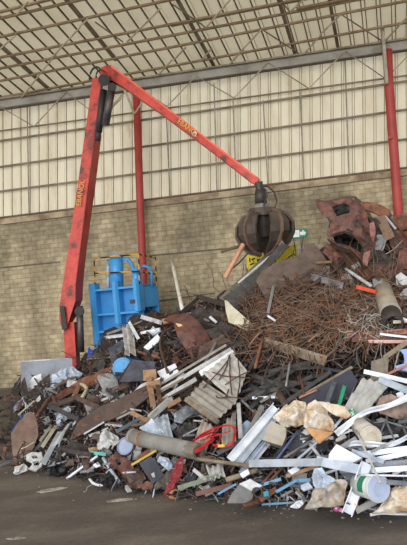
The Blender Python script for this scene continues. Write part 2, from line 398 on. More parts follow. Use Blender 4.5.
for (A, B, d, r) in (((112.5, 84), (105.5, 125), 21.95, .14), ((103.5, 90), (98.5, 132), 22.3, .13)):
    c1 = child('hydraulic_cylinder', tube([P(*A, d), P(*B, d)], r, 12), CYL if A[0] > 110 else DARK, crane, True)
child('cylinder_rod', tube([P(98.5, 130, 22.35), P(97.5, 141, 22.4)], 0.1, 10), DARK, crane, True)
child('knuckle', tube([P(104, 80, 21.6), P(104.5, 80, 22.9)], 0.2, 14), DARK, crane)
child('knuckle', tube([P(112, 87, 21.6), P(112.5, 87, 22.6)], 0.15, 14), DARK, crane)
pts = [P(93.5 + 7*math.cos(t) + 3, 80 - 13*math.sin(t), 22.2 - 0.1*math.sin(t)) for t in [PI*1.0 - i*PI*0.75/9 for i in range(10)]]
child('hose', tube(pts, 0.035, 6), DARK, crane)
pts = [P(101 + 5*math.cos(t), 76 - 6*math.sin(t), 22.0) for t in [PI*1.1 - i*PI*0.9/8 for i in range(9)]]
child('hose', tube(pts, 0.03, 6), DARK, crane)
def lettering(txt, p0, p1, out, size, mat, par, name='lettering'):
    cu = bpy.data.curves.new(name, 'FONT'); cu.body = txt; cu.size = size; cu.extrude = 0.01; cu.align_x = 'LEFT'; cu.align_y = 'CENTER'
    tmp = bpy.data.objects.new(name, cu); me = bpy.data.meshes.new_from_object(tmp); bpy.data.objects.remove(tmp)
    o = bpy.data.objects.new(name, me); C.objects.link(o); me.materials.clear(); me.materials.append(mat)
    ax = (p1-p0).normalized(); nv = (CAM-p0).normalized(); s = nv.cross(ax).normalized(); nn = ax.cross(s)
    mm = Matrix((ax, s, nn)).transposed().to_4x4(); mm.translation = p0 + nn*out
    o.parent = par
    off = Vector((0, 0, 0)); q = par
    while q is not None: off += q.location; q = q.parent
    o.matrix_basis = Matrix.Translation(-off) @ mm
    return o
lettering('EBANOL', P(78.3, 206, MD-0.12), P(82.3, 182, MD-0.12), 0.05, 0.25, YEL, mast)
lettering('EBANOL', P(179, 121.3, 20.82), P(194, 132.5, 20.6), 0.08, 0.24, YEL, boom)
lettering('o', P(193.6, 132.3, 20.6), P(201, 138, 20.5), 0.08, 0.34, M((226, 206, 190)), boom)
lettering('=', P(176.6, 119.2, 20.9), P(181, 122.5, 20.8), 0.08, 0.3, M((110, 86, 82)), boom)
# grapple hanging from the boom tip
GR = M((84, 70, 60), (60, 52, 46), rough=0.65, scale=3, lo=0.38, hi=0.62, c3=(120, 74, 52))
GRD = M((62, 54, 50), (44, 38, 36), rough=0.55, scale=4)
gd = 19.5
gc = P(264.5, 229, gd)
gr = empty('grapple', gc - Vector((0, 0, 0.8)), 'rusty orange-peel grapple hanging closed from the crane boom tip', 'grapple')
u = mpu = gd/F
top = P(260.5, 187, gd)
child('link', tube([P(258.5, 182, gd), P(260, 190, gd)], 0.13, 10), GRD, gr)
child('rotator', tube([P(260, 190, gd), P(260.5, 196, gd), P(261, 205, gd)], 0.16, 14, r1=0.2), GRD, gr, True)
child('rotator_flange', tube([P(261.2, 204, gd), P(261.4, 207.5, gd)], 0.24, 14), M((150, 148, 142), (104, 100, 96)), gr)
child('yoke', tube([P(262, 208, gd), P(262.5, 216, gd)], 0.42, 10, r1=0.5), GR, gr)
child('yoke_arm', beam_bm(P(248, 214, gd-.1), P(280, 212.5, gd-.1), 0.16, 0.3, Vector((0, 0, 1))), GR, gr)
tn = [(0.34, 0.52), (0.68, 0.42), (0.86, 0.14), (0.87, -0.16), (0.72, -0.44), (0.46, -0.64), (0.16, -0.74)]
child('body', tube([gc + Vector((0, 0, .55)), gc + Vector((0, 0, .1)), gc - Vector((0, 0, .25))], 0.34, 12, r1=.16), GRD, gr)
for k in range(5):
    an = math.radians(-62 + 72*k); er = Vector((math.cos(an), math.sin(an), 0)); et = Vector((-math.sin(an), math.cos(an), 0)); ez = (P(264.5, 219, gd)-P(264.5, 239, gd)).normalized()
    secs = []
    for i, (r, z) in enumerate(tn):
        wd = [0.14, 0.25, 0.33, 0.34, 0.27, 0.17, 0.05][i]
        c0 = gc + er*r + ez*z; nr = (er*r + ez*z).normalized()
        secs.append([c0 - et*wd + nr*0.0, c0 + nr*0.06, c0 + et*wd, c0 + et*wd - nr*0.07, c0 - nr*0.04, c0 - et*wd - nr*0.07])
    t_ = child('tine', loft(bmesh.new(), secs), GR, gr)
    rb = []
    for i, (r, z) in enumerate(tn):
        c0 = gc + er*r + ez*z; nr = (er*r + ez*z).normalized(); rb.append([c0 - et*.035 + nr*.02, c0 - et*.035 + nr*.13, c0 + et*.035 + nr*.13, c0 + et*.035 + nr*.02])
    child('tine_rib', loft(bmesh.new(), rb), M((116, 94, 78), (84, 68, 58), rough=.6, scale=4), t_)
    child('tine_cylinder', tube([gc + er*0.22 + ez*0.5, gc + er*0.56 - ez*0.05], 0.06, 8), GRD, t_)
hp = [(262, 186), (268, 186.5), (274, 192), (277, 201), (275, 208), (268, 211)]
child('hose', tube([P(x, y, gd-0.25) for x, y in hp], 0.03, 6), DARK, gr)
hp = [(261, 186), (266, 190), (267, 197), (264, 204), (264, 210)]
child('hose', tube([P(x, y, gd-0.3) for x, y in hp], 0.025, 6), DARK, gr)
# things the grapple holds
COPPER = M((204, 150, 118), (178, 122, 94), rough=0.5, scale=3)
o = link('pipe', add_hollow(bmesh.new(), P(243.5, 244, 19.0), P(225, 278, 18.9), 0.075, 0.015, 12), [COPPER], smooth=False)
tag(recentre(o), 'salmon-coloured pipe dangling from the grapple over the block wall', 'pipe')
o = link('branch', tube([P(246, 244.5, 19.2), P(232, 248.5, 19.2), P(221, 252, 19.2)], 0.06, 7, r1=0.035), M((96, 82, 66), (70, 58, 48)))
tag(recentre(o), 'short dark stick poking sideways out of the grapple above the salmon pipe', 'stick')
o = link('rod', tube([P(250, 251, 19.2), P(240, 262, 19.2), P(233, 268, 19.3)], 0.025, 6), M((80, 64, 54)))
tag(recentre(o), 'thin dark rod slanting down from the grapple towards the yellow panel', 'rod')
o = link('tin_can', tube([P(279, 241, 18.9), P(282, 245.5, 18.9)], 0.1, 12), M((176, 158, 132), (140, 120, 96)))
tag(recentre(o), 'small beige can wedged at the lower tip of the grapple', 'can')
# ================================================================ BLUE MACHINE
BL = M((72, 160, 222), (60, 144, 206), rough=0.45, scale=1.2, lo=0.4, hi=0.65, bump=0.08, c3=(52, 106, 150))
BLD = M((54, 138, 200), (46, 120, 180), rough=0.5, scale=1.2, bump=0.08)
STRIPE = bpy.data.materials.new('hazard stripes'); STRIPE.use_nodes = True
_n = STRIPE.node_tree.nodes; _l = STRIPE.node_tree.links
wv = _n.new('ShaderNodeTexWave'); wv.inputs['Scale'].default_value = 1.5; wv.bands_direction = 'DIAGONAL'; tc = _n.new('ShaderNodeTexCoord')
rp_ = _n.new('ShaderNodeValToRGB'); rp_.color_ramp.interpolation = 'CONSTANT'; rp_.color_ramp.elements[0].color = lin((40, 34, 26)); rp_.color_ramp.elements[1].position = 0.5; rp_.color_ramp.elements[1].color = lin((206, 158, 50))
_l.new(tc.outputs['Object'], wv.inputs['Vector']); _l.new(wv.outputs['Fac'], rp_.inputs[0]); _l.new(rp_.outputs[0], _n['Principled BSDF'].inputs['Base Color'])
A = P(91.5, 283, 23.6); B = P(137, 286, 22.7); Cc = P(157, 289, 23.7)
A.z = B.z = Cc.z = (A.z+B.z+Cc.z)/3
zt = A.z
bmch = empty('baler_press', ((A+Cc)/2).xy.to_3d(), 'bright blue baler press with a railed top behind the heap', 'machine')
fx = (B-A).xy.to_3d(); fn = Vector((fx.y, -fx.x, 0)).normalized(); sx_ = (Cc-B).xy.to_3d(); sn = Vector((sx_.y, -sx_.x, 0)).normalized()
Z = Vector((0, 0, 1)); fu = fx.normalized(); su = sx_.normalized()
g = lambda v, z: Vector((v.x, v.y, z))
def panel(p, q, z0, z1, t, n_): 
    return add_box(bmesh.new(), g(p, z0) - n_*t, (q-p).xy.to_3d(), n_*t, Z*(z1-z0))
child('front_panel', panel(A - fn*0.28, B - fn*0.28, 0, zt-0.05, 0.06, fn), BLD, bmch)
child('side_panel', panel(B, Cc, zt-0.85, zt, 0.06, sn), BL, bmch)
D_ = A + (Cc-B)
child('deck', add_box(bmesh.new(), g(A, zt-0.08), fx, sx_, Z*0.06), BL, bmch)
child('rear_panel', panel(D_, Cc, 0, zt, 0.06, fn), BL, bmch)
child('side_panel', panel(A, D_, 0, zt, 0.06, sn), BL, bmch)
for f, w, zz0 in ((0.0, 0.26, 0.0), (0.52, 0.26, zt-1.35), (0.97, 0.24, zt-0.95)):
    p = A + fx*f
    child('post', loft(bmesh.new(), [[g(p, z) + fn*o1 + fu*(w*i) for o1, i in ((0.02, -.35), (0.12, -.2), (0.12, .35), (0.02, .6), (-0.28, .6), (-0.28, -.35))] for z in (zz0, zt-0.4, zt+0.22)]), BL, bmch)
for z in (zt-0.02, zt-0.95, zt-1.6, zt-2.4):
    child('shelf', add_box(bmesh.new(), g(A, z-0.07) + fn*0.02, fx*(1 if z > zt-1.2 else 0.6), -fn*0.3, Z*0.08), BL, bmch)
for k, (x, yb, yt, r, dd) in enumerate(((117, 290, 255.5, 0.25, 23.5), (108.3, 288, 259, 0.06, 23.6), (136.5, 289, 268, 0.13, 23.0), (131, 292, 264, 0.0, 0))):
    if r: child('cylinder' if k != 1 else 'guide_rod', tube([P(x, yb, dd), P(x-0.4, yt, dd)], r, 18), BL if k != 1 else M((176, 206, 222)), bmch, True)
child('cylinder_cap', tube([P(116.6, 256.2, 23.5), P(116.6, 254.8, 23.5)], 0.27, 18), BL, bmch)
child('pipe_bend', tube([P(x, y, 23.2) for x, y in ((123, 258.5), (128, 259.5), (132, 264), (134, 272), (135.5, 284))], 0.07, 10), BL, bmch, True)
child('pipe_bend', tube([P(x, y, 23.4) for x, y in ((139.5, 285), (139.3, 268), (143, 265.5), (149, 267), (151.5, 273), (152, 287))], 0.055, 10), BL, bmch, True)
rail = [(95, 284, 258.5), (139.5, 284, 254), (156.5, 286, 258)]
dp = [23.5, 22.7, 23.7]
for (x, yb, yt), d in zip(rail, dp): child('rail_post', tube([P(x, yb, d), P(x-1.0, yt, d)], 0.028, 6), STRIPE, bmch)
for fr in (1.0, 0.42):
    q = [P(x - fr, yb + (yt-yb)*fr, d) for (x, yb, yt), d in zip(rail, dp)]
    for s0, s1 in zip(q, q[1:]): child('handrail', tube([s0, s1], 0.03, 6), STRIPE, bmch)
child('valve_block', add_box(bmesh.new(), P(130, 304, 22.6), Vector((0.2, 0, 0)), Vector((0, 0.2, 0)), Vector((0, 0, 0.15))), DARK, bmch)
# ================================================================ BUILDERS FOR SCRAP
def subdiv_to(bm, lim, rounds=6):
    for _ in range(rounds):
        es = [e for e in bm.edges if e.calc_length() > lim]
        if not es: break
        bmesh.ops.subdivide_edges(bm, edges=es, cuts=1, use_grid_fill=False)
        bmesh.ops.triangulate(bm, faces=[f for f in bm.faces if len(f.verts) > 3])
def thicken(bm, t, n):
    """give a skin real thickness by doubling it along n"""
    fs = list(bm.faces); bd = [e for e in bm.edges if e.is_boundary]
    mp = {v: bm.verts.new(v.co - n*t) for v in list(bm.verts)}
    for f in fs:
        try: bm.faces.new([mp[v] for v in reversed(f.verts)])
        except ValueError: pass
    for e in bd:
        a, b = e.verts
        try: bm.faces.new((a, b, mp[b], mp[a]))
        except ValueError: pass
def crumple(bm, n, amp, sc, seed):
    so = Vector((seed*3.7, seed*1.3, seed*2.1))
    for v in bm.verts:
        q = v.co*sc + so
        d = noise.noise(q) + 0.8*(0.5 - 2*abs(noise.noise(q*1.4 + Vector((5, 2, 8))))) + 0.35*noise.noise(q*3.1)
        v.co += n*amp*d + Vector((noise.noise(q+Vector((9, 0, 0))), noise.noise(q+Vector((0, 9, 0))), noise.noise(q+Vector((0, 0, 9)))))*amp*0.35
_sd = [0]
def poly(name, cat, label, mat, pts, lift=0.2, crump=0.03, sc=3.0, thick=0.03, face=0.5, smooth=False, holes=(), flat=True, group=None, root=None, lim=None, bulge=0):
    """a piece of plate: the outline lies on a plane through the heap's surface"""
    _sd[0] += 1
    cx = sum(p[0] for p in pts)/len(pts); cy = sum(p[1] for p in pts)/len(pts)
    c = S(cx, cy, lift); n = S_ns(cx, cy); v = (CAM-c).normalized(); n = (n*(1-face) + v*face).normalized()
    bm = bmesh.new(); loops = []
    for lp in [pts] + list(holes):
        vs = [bm.verts.new(hit(x, y, c, n)) for x, y in lp]; loops.append(vs)
    es = []
    for vs in loops:
        for i in range(len(vs)): es.append(bm.edges.new((vs[i], vs[(i+1) % len(vs)])))
    bmesh.ops.triangle_fill(bm, edges=es, use_beauty=True, use_dissolve=False, normal=n)
    size = max((a.co-c).length for a in bm.verts)
    subdiv_to(bm, lim or max(0.07, size/7))
    if bulge:
        for q in bm.verts: q.co += n*bulge*(1-min(1, ((q.co-c).length/size)**2))
    if crump: crumple(bm, n, crump, sc, _sd[0])
    thicken(bm, thick, n)
    if root is not None: return child(name, bm, mat, root, smooth)
    o = recentre(link(name, bm, mat, smooth=smooth)); return tag(o, label, cat, group)
def sheet(name, cat, label, mat, q, lift=0.2, corr=None, amp=0.03, crump=0.02, thick=0.012, nu=None, nv=10, smooth=False, group=None, lifts=None, curl=0, root=None):
    """a four-cornered sheet q = a,b,c,d laid on the heap; corr = number of corrugations across a->b (ridges run a->d)"""
    _sd[0] += 1
    ls = lifts or [lift]*4
    a, b, c, d = [S(x, y, l) for (x, y), l in zip(q, ls)]
    n = (b-a).cross(d-a).normalized()
    if n.dot(CAM-a) < 0: n = -n
    nu = nu or (corr*6 if corr else 10); bm = bmesh.new(); G = []
    for j in range(nv+1):
        row = []
        for i in range(nu+1):
            s, t = i/nu, j/nv; p = (a*(1-s) + b*s)*(1-t) + (d*(1-s) + c*s)*t
            if corr:
                w = math.sin(2*PI*corr*s); w = max(-0.75, min(0.75, w))
                p = p + n*amp*w
            if curl: p = p + n*curl*(4*s*(1-s)*0.5 + t*t)
            row.append(bm.verts.new(p))
        G.append(row)
    for j in range(nv):
        for i in range(nu): bm.faces.new((G[j][i], G[j][i+1], G[j+1][i+1], G[j+1][i]))
    if crump: crumple(bm, n, crump, 2.5, _sd[0])
    thicken(bm, thick, n)
    if root is not None: return child(name, bm, mat, root, smooth)
    o = recentre(link(name, bm, mat, smooth=smooth)); return tag(o, label, cat, group)
PROF = {
 'flat': lambda w: [(-w/2, 0), (w/2, 0), (w/2, .012), (-w/2, .012)],
 'box': lambda w: [(-w/2, -w*.35), (w/2, -w*.35), (w/2, w*.35), (-w/2, w*.35)],
 'U': lambda w: [(-w/2, w*.45), (-w/2, -w*.05), (w/2, -w*.05), (w/2, w*.45), (w*.4, w*.45), (w*.4, w*.06), (-w*.4, w*.06), (-w*.4, w*.45)],
 'L': lambda w: [(-w/2, w*.5), (-w/2, 0), (w/2, 0), (w/2, w*.1), (-w*.38, w*.1), (-w*.38, w*.5)],
 'T': lambda w: [(-w/2, 0), (w/2, 0), (w/2, w*.1), (w*.07, w*.1), (w*.07, w*.5), (-w*.07, w*.5), (-w*.07, w*.1), (-w/2, w*.1)],
 'I': lambda w: [(-w/2, -w*.4), (w/2, -w*.4), (w/2, -w*.3), (w*.08, -w*.3), (w*.08, w*.3), (w/2, w*.3), (w/2, w*.4), (-w/2, w*.4), (-w/2, w*.3), (-w*.08, w*.3), (-w*.08, -w*.3), (-w/2, -w*.3)],
}
def bar(name, cat, label, mat, p0, p1, w, sec='box', l0=0.2, l1=None, twist=0.0, bend=0.0, group=None, root=None):
    """a bar, rail, tube or channel between two points of the heap; w in photo pixels of width"""
    l1 = l0 if l1 is None else l1
    a, b = S(*p0, l0), S(*p1, l1); ww = w*(mpp(*p0)+mpp(*p1))/2
    if sec == 'rod':
        k = 5; _, s, u = frame_of(b-a); v = (CAM-(a+b)/2).normalized(); sd = (b-a).normalized().cross(v)
        bm = tube([a.lerp(b, i/k) + sd*bend*4*(i/k)*(1-i/k) for i in range(k+1)], ww/2, 8)
    elif sec == 'tube':
        bm = add_hollow(bmesh.new(), a, b, ww/2, ww*.1, 14)
    else:
        v = (CAM-(a+b)/2).normalized(); ax = (b-a).normalized(); s = ax.cross(v).normalized(); u = s.cross(ax)
        if u.dot(v) < 0: u = -u
        bm = profile_bm(a, b, PROF[sec](ww), s, u, twist, bend)
    if root is not None: return child(name, bm, mat, root, sec in ('rod', 'tube'))
    o = recentre(link(name, bm, mat, smooth=(sec == 'rod'))); return tag(o, label, cat, group)
def path(name, cat, label, mat, pts, w, lift=0.25, group=None, root=None, n=7):
    """a bent rod or hose through points of the heap"""
    ww = w*mpp(*pts[0][:2]); P3 = [S(p[0], p[1], p[2] if len(p) > 2 else lift) for p in pts]
    # smooth the path
    out = []
    for i in range(len(P3)-1):
        p0, p1, p2, p3 = P3[max(i-1, 0)], P3[i], P3[i+1], P3[min(i+2, len(P3)-1)]
        for k in range(4):
            t = k/4; out.append(0.5*((2*p1) + (p2-p0)*t + (2*p0-5*p1+4*p2-p3)*t*t + (3*p1-p0-3*p2+p3)*t**3))
    out.append(P3[-1])
    bm = tube(out, ww/2, n)
    if root is not None: return child(name, bm, mat, root, True)
    o = recentre(link(name, bm, mat, smooth=True)); return tag(o, label, cat, group)
def ribbon(name, cat, label, mat, pts, w, lift=0.3, root=None, amp=0.05, wave=0.5):
    """a crumpled flat strip following points of the heap"""
    _sd[0] += 1
    P3 = [S(p[0], p[1], p[2] if len(p) > 2 else lift) for p in pts]; out = []
    for i in range(len(P3)-1):
        p0, p1, p2, p3 = P3[max(i-1, 0)], P3[i], P3[i+1], P3[min(i+2, len(P3)-1)]
        for k in range(6):
            t = k/6; out.append(0.5*((2*p1) + (p2-p0)*t + (2*p0-5*p1+4*p2-p3)*t*t + (3*p1-p0-3*p2+p3)*t**3))
    out.append(P3[-1]); ww = w*mpp(*pts[0][:2]); bm = bmesh.new(); rows = []; so = Vector((_sd[0]*1.9, 0, 0))
    for i, p in enumerate(out):
        ax = (out[min(i+1, len(out)-1)]-out[max(i-1, 0)]).normalized(); v = (CAM-p).normalized(); s = ax.cross(v).normalized()
        tw = wave*noise.noise(p*1.5+so); s = (s*math.cos(tw) + v*math.sin(tw)); fw = ww*(0.85+0.5*noise.noise(p*2.2+so))
        rows.append([bm.verts.new(p + s*fw*f + v*amp*(noise.noise(p*4+so+Vector((0, 0, j*1.7))) + (0.5 if j == 1 else 0))) for j, f in enumerate((-.5, -.18, .16, .5))])
    for a, b in zip(rows, rows[1:]):
        for j in range(3): bm.faces.new((a[j], a[j+1], b[j+1], b[j]))
    thicken(bm, .012, (CAM-out[0]).normalized())
    if root is not None: return child(name, bm, mat, root)
    o = recentre(link(name, bm, mat)); return tag(o, label, cat)
def crumpled_bag(name, cat, label, mat, pts, lift=0.3, depth=0.18, amp=0.07, sc=5, group=None, folds=True):
    """a crushed sack: a closed skin around the outline, thick in the middle and creased"""
    _sd[0] += 1
    cx = sum(p[0] for p in pts)/len(pts); cy = sum(p[1] for p in pts)/len(pts)
    c = S(cx, cy, lift); v = (CAM-c).normalized(); n = (S_ns(cx, cy)*0.3 + v*0.7).normalized()
    bm = bmesh.new(); O = [hit(x, y, c, n) for x, y in pts]
    rings = 8; sc = sc*0.9; so = Vector((_sd[0]*2.3, _sd[0]*1.1, 0)); k = len(O)
    # densify the outline
    D = []
    for i in range(k):
        for j in range(6): D.append(O[i].lerp(O[(i+1) % k], j/6))
    sides = []
    for sg_ in (1, -1):
        R = []
        for r in range(rings):
            f = 1 - r/rings; row = []
            for p in D:
                q = c + (p-c)*f
                h = depth*0.6*(1-f**1.5)*(1 if sg_ > 0 else 0.5)
                nn = q*sc + so
                cr = 1.1 - 3.2*abs(noise.noise(nn)) - 1.5*abs(noise.noise(nn*2.2))
                row.append(bm.verts.new(q + n*sg_*(h + amp*1.0*cr*(0.45 + 0.6*(1-f))) + (p-c).normalized()*amp*0.4*noise.noise(nn*1.7)))
            R.append(row)
        cen = bm.verts.new(c + n*sg_*depth*(1 if sg_ > 0 else 0.5))
        for a, b in zip(R, R[1:]):
            for j in range(len(D)): bm.faces.new((a[j], a[(j+1) % len(D)], b[(j+1) % len(D)], b[j]))
        for j in range(len(D)): bm.faces.new((R[-1][j], R[-1][(j+1) % len(D)], cen))
        sides.append(R)
    for j in range(len(D)):
        a, b = sides[0][0], sides[1][0]; bm.faces.new((a[j], a[(j+1) % len(D)], b[(j+1) % len(D)], b[j]))
    o = recentre(link(name, bm, mat)); return tag(o, label, cat, group)
def lump(name, cat, label, mat, pts, lift=0.2, h=0.3, crump=0.03, group=None):
    """a solid block: outline facing the viewer with depth h behind it"""
    return poly(name, cat, label, mat, pts, lift=lift, crump=crump, thick=h, face=0.8, group=group)
# ---------------------------------------------------------------- materials of the heap
RUST = M((98, 74, 63), (72, 56, 50), rough=0.6, scale=3.6, lo=.36, hi=.54, c3=(146, 98, 68))
RUSTR = M((122, 76, 64), (92, 60, 53), rough=0.6, scale=3.0, lo=0.36, hi=0.55, c3=(56, 44, 42))
RUSTO = M((146, 96, 70), (108, 74, 60), rough=0.85, scale=4, lo=.38, hi=.56, c3=(82, 58, 50))
RUSTD = M((68, 57, 52), (48, 42, 40), rough=0.65, scale=4, lo=.38, hi=.56, c3=(104, 80, 68))
BROWN = M((114, 96, 86), (92, 78, 70), rough=0.75, scale=2.4, lo=.38, hi=.58, c3=(80, 66, 60))
CHAR = M((72, 68, 66), (48, 46, 46), rough=0.7, scale=4, c3=(96, 88, 80))
SLATE = M((74, 76, 88), (58, 60, 70), rough=0.6, scale=2)
STEELB = M((128, 134, 142), (96, 100, 108), rough=0.45, metal=0.3, scale=3)
ALU = M((206, 216, 228), (176, 188, 202), rough=0.35, metal=0.25, scale=3, bump=0.1)
WHT = M((238, 242, 248), (212, 218, 228), rough=0.45, scale=3, bump=0.1)
WHTD = M((206, 206, 206), (172, 170, 168), rough=0.6, scale=3, c3=(130, 112, 96))
CREAM = M((206, 200, 176), (182, 176, 150), rough=0.6, scale=2)
BEIGE = M((180, 174, 166), (152, 144, 134), rough=0.75, scale=2.5, c3=(120, 104, 88))
GREY = M((150, 150, 150), (120, 118, 116), rough=0.6, scale=2.5, c3=(96, 90, 84))
WOOD = M((172, 136, 104), (138, 104, 78), rough=0.8, scale=4)
WOODG = M((150, 136, 118), (116, 102, 86), rough=0.85, scale=4)
PLAST = M((196, 208, 224), (160, 174, 194), rough=0.4, scale=4, bump=0.3, c3=(120, 122, 128))
DIRTY = M((228, 221, 211), (212, 194, 168), rough=0.75, scale=2.6, lo=0.40, hi=0.52, c3=(176, 128, 84))
REDP = M((206, 40, 44), (178, 30, 38), rough=0.45, scale=4)
TEAL = M((110, 196, 184), (90, 170, 160), rough=0.5, scale=4)
BLUEP = M((70, 150, 206), (84, 130, 170), rough=0.5, scale=4, c3=(120, 110, 100))
BLACK = M((36, 34, 36), (24, 24, 26), rough=0.5, scale=4)
# ================================================================ HEAP CORE (fines) 
bm = bmesh.new(); G = []
xs = list(range(-80, 481, 5)); NS = 46
for j in range(NS+1):
    row = []
    s = j/NS
    for x in xs:
        yc, dc = interp(CREST, x); yt, = interp(TOE, x)
        y = yt + (yc-yt)*s; p = S(x, y, -0.45*min(1, s*6))
        q = p*1.6; am = 0.28*min(1, s*8)
        p += Vector((0, -0.25, 1)).normalized()*am*(noise.noise(q) + 0.6*noise.noise(q*2.3) + 0.4*noise.noise(q*5))
        row.append(bm.verts.new(p))
    G.append(row)
back = []
for v in G[-1]: 
    q = v.co.copy(); q.y += 0.6; q.z = max(0, q.z*0.35); back.append(bm.verts.new(q))
G.append(back)
back = []
for v in G[-1]:
    q = v.co.copy(); q.y += 0.5; q.z = -0.05; back.append(bm.verts.new(q))
G.append(back)
for r0, r1 in zip(G, G[1:]):
    for i in range(len(xs)-1): bm.faces.new((r0[i], r0[i+1], r1[i+1], r1[i]))
o = link('scrap_debris', bm, M((54, 46, 42), (38, 34, 33), rough=0.9, scale=4, lo=0.4, hi=0.6, c3=(78, 66, 58), bump=0.6))
tag(o, 'dark brown fines and shredded scrap filling the core of the heap', 'scrap debris', kind='stuff')
# ---------------------------------------------------------------- shredded bits nobody could count
def debris(name, label, mats, zones, count, s0, s1, seed, lift=(0.0, 0.3), flat=0.5):
    rnd = random.Random(seed); bm = bmesh.new()
    wts = [z[4] for z in zones]
    for _ in range(count):
        z = rnd.choices(zones, wts)[0]; x = rnd.uniform(z[0], z[1]); y = rnd.uniform(z[2], z[3])
        yc, dc = interp(CREST, x); yt, = interp(TOE, x)
        if y < yc-1 or y > yt+2: continue
        c = S(x, y, rnd.uniform(*lift)); k = rnd.uniform(s0, s1)
        ax = Vector((rnd.gauss(0, 1), rnd.gauss(0, 1), rnd.gauss(0, 1))).normalized(); _, s, u = frame_of(ax)
        L_ = k*rnd.uniform(0.7, 2.2); w_ = k*rnd.uniform(0.06, 0.5)*(0.4 if rnd.random() < .5 else 1); t_ = k*rnd.uniform(0.015, 0.06)
        mi = rnd.randrange(len(mats)); b = [c - ax*L_/2 + s*rnd.uniform(-.5, .5)*w_*.4, c + u*k*rnd.uniform(-.15, .15), c + ax*L_/2]
        secs = [[q - s*w_*f - u*t_, q + s*w_*f - u*t_, q + s*w_*f*0.8 + u*t_, q - s*w_*f*0.9 + u*t_] for q, f in zip(b, (rnd.uniform(.2, .5), .5, rnd.uniform(.1, .5)))]
        n0 = len(bm.faces); loft(bm, secs); bm.faces.ensure_lookup_table()
        for f in bm.faces[n0:]: f.material_index = mi
    o = link(name, bm, mats); return tag(o, label, 'scrap debris', kind='stuff')
debris('rusty_debris', 'small rusty brown shreds strewn between the larger pieces of the heap', [RUST, RUSTD, BROWN, CHAR, RUSTO, RUSTR],
       [(0, 110, 360, 470, 1.0), (75, 260, 290, 400, 2.2), (375, 470, 225, 300, .9), (315, 380, 268, 300, .4), (80, 265, 400, 500, 1.5), (225, 470, 330, 500, 1.1), (225, 345, 255, 340, .8)], 9000, 0.05, 0.26, 1)
debris('pale_debris', 'small pale shreds of sheet and plastic strewn over the lower slope', [ALU, PLAST, WHTD, GREY, STEELB, BEIGE],
       [(20, 110, 370, 470, 1.3), (100, 180, 320, 400, .5), (110, 265, 400, 500, 1.0), (255, 470, 390, 510, 2.7), (275, 400, 285, 338, .7)], 2600, 0.04, 0.22, 2, lift=(0.05, 0.35))
debris('dark_debris', 'small blackened scraps in the hollows of the lower heap', [CHAR, BLACK, SLATE, RUSTD],
       [(30, 130, 380, 480, 1), (120, 260, 400, 500, 1), (225, 470, 340, 400, 1.2), (255, 470, 400, 510, 1.6)], 3200, 0.06, 0.32, 3, lift=(0.0, 0.25))
debris('ground_litter', 'crumbs of scrap lying on the floor along the toe of the heap', [RUSTD, WHTD, GREY, BEIGE],
       [(5, 407, 468, 514, 1)], 240, 0.03, 0.09, 4, lift=(0, 0.02))
rnd = random.Random(5); bm = bmesh.new()          # loose crumbs out on the floor
for _ in range(130):
    x = rnd.uniform(0, 407); yt, = interp(TOE, x); y = yt + abs(rnd.gauss(0, 9)); d = ground_depth(x, y); p = P(x, y, d); k = rnd.uniform(0.008, 0.03)
    add_box(bm, p + Vector((0, 0, -.002)), Vector((k*rnd.uniform(.6, 2), k*rnd.uniform(-.5, .5), 0)), Vector((k*rnd.uniform(-.5, .5), k, 0)), Vector((0, 0, k*.6)))
tag(link('floor_litter', bm, M((150, 140, 128), (80, 72, 66), scale=9)), 'tiny chips and crumbs scattered on the bare floor before the heap', 'litter', kind='stuff')
# rubble bank running on at the foot of the wall at the far side
# ---------------------------------------------------------------- the tangle of thin wire
def tangle(name, label, mat, zones, count, r, seed, steps=5, stepl=(4, 11), lift=(0.15, 0.7), curl=0.6, aim=None):
    rnd = random.Random(seed); bm = bmesh.new(); wts = [z[4] for z in zones]
    for _ in range(count):
        z = rnd.choices(zones, wts)[0]; x = rnd.uniform(z[0], z[1]); y = rnd.uniform(z[2], z[3]); yc, dc = interp(CREST, x)
        if y < yc: continue
        a = rnd.uniform(0, 2*PI) if aim is None else rnd.gauss(aim, 0.7)
        l = rnd.uniform(*lift); P3 = []
        for k in range(steps):
            P3.append(S(x, y, l)); st_ = rnd.uniform(*stepl)
            x += math.cos(a)*st_; y += math.sin(a)*st_; a += rnd.gauss(0, curl); l = max(0.05, min(0.95, l + rnd.gauss(0, 0.16)))
        add_tube(bm, P3, r*rnd.uniform(.6, 1.3), 4, caps=False)
    o = link(name, bm, mat); return tag(o, label, 'wire', kind='stuff')
W1 = M((118, 90, 74), (92, 72, 62), rough=0.8, scale=3, bump=0)
W2 = M((150, 116, 92), (124, 94, 76), rough=0.8, scale=3, bump=0)
W3 = M((78, 64, 58), (60, 50, 46), rough=0.8, scale=3, bump=0)
W4 = M((178, 176, 172), (150, 144, 138), rough=0.6, scale=3, bump=0)
W5 = M((138, 96, 68), (112, 78, 58), rough=0.8, scale=3, bump=0)
tz = [(292, 395, 287, 335, 3), (268, 300, 303, 335, .6), (250, 330, 308, 345, 1.5), (340, 400, 275, 300, .5), (395, 465, 245, 340, .9)]
tangle('wire_tangle', 'dense snarl of rust-brown wire covering the upper middle of the heap', W1, tz, 620, 0.010, 11, steps=7)
tangle('wire_tangle', 'light tan strands of wire looping over the upper middle of the heap', W2, tz, 330, 0.008, 12, lift=(.4, .9), steps=7, curl=.5)
tangle('wire_tangle', 'orange-brown strands of wire in the snarl', W5, tz, 260, 0.009, 17, lift=(.3, .9), steps=6, curl=.8)
tangle('wire_tangle', 'long wire ends slanting along the upper middle of the heap', W1, [(225, 330, 275, 340, 1)], 170, 0.011, 18, lift=(.3, .85), steps=6, curl=.12, aim=-.6, stepl=(6, 12))
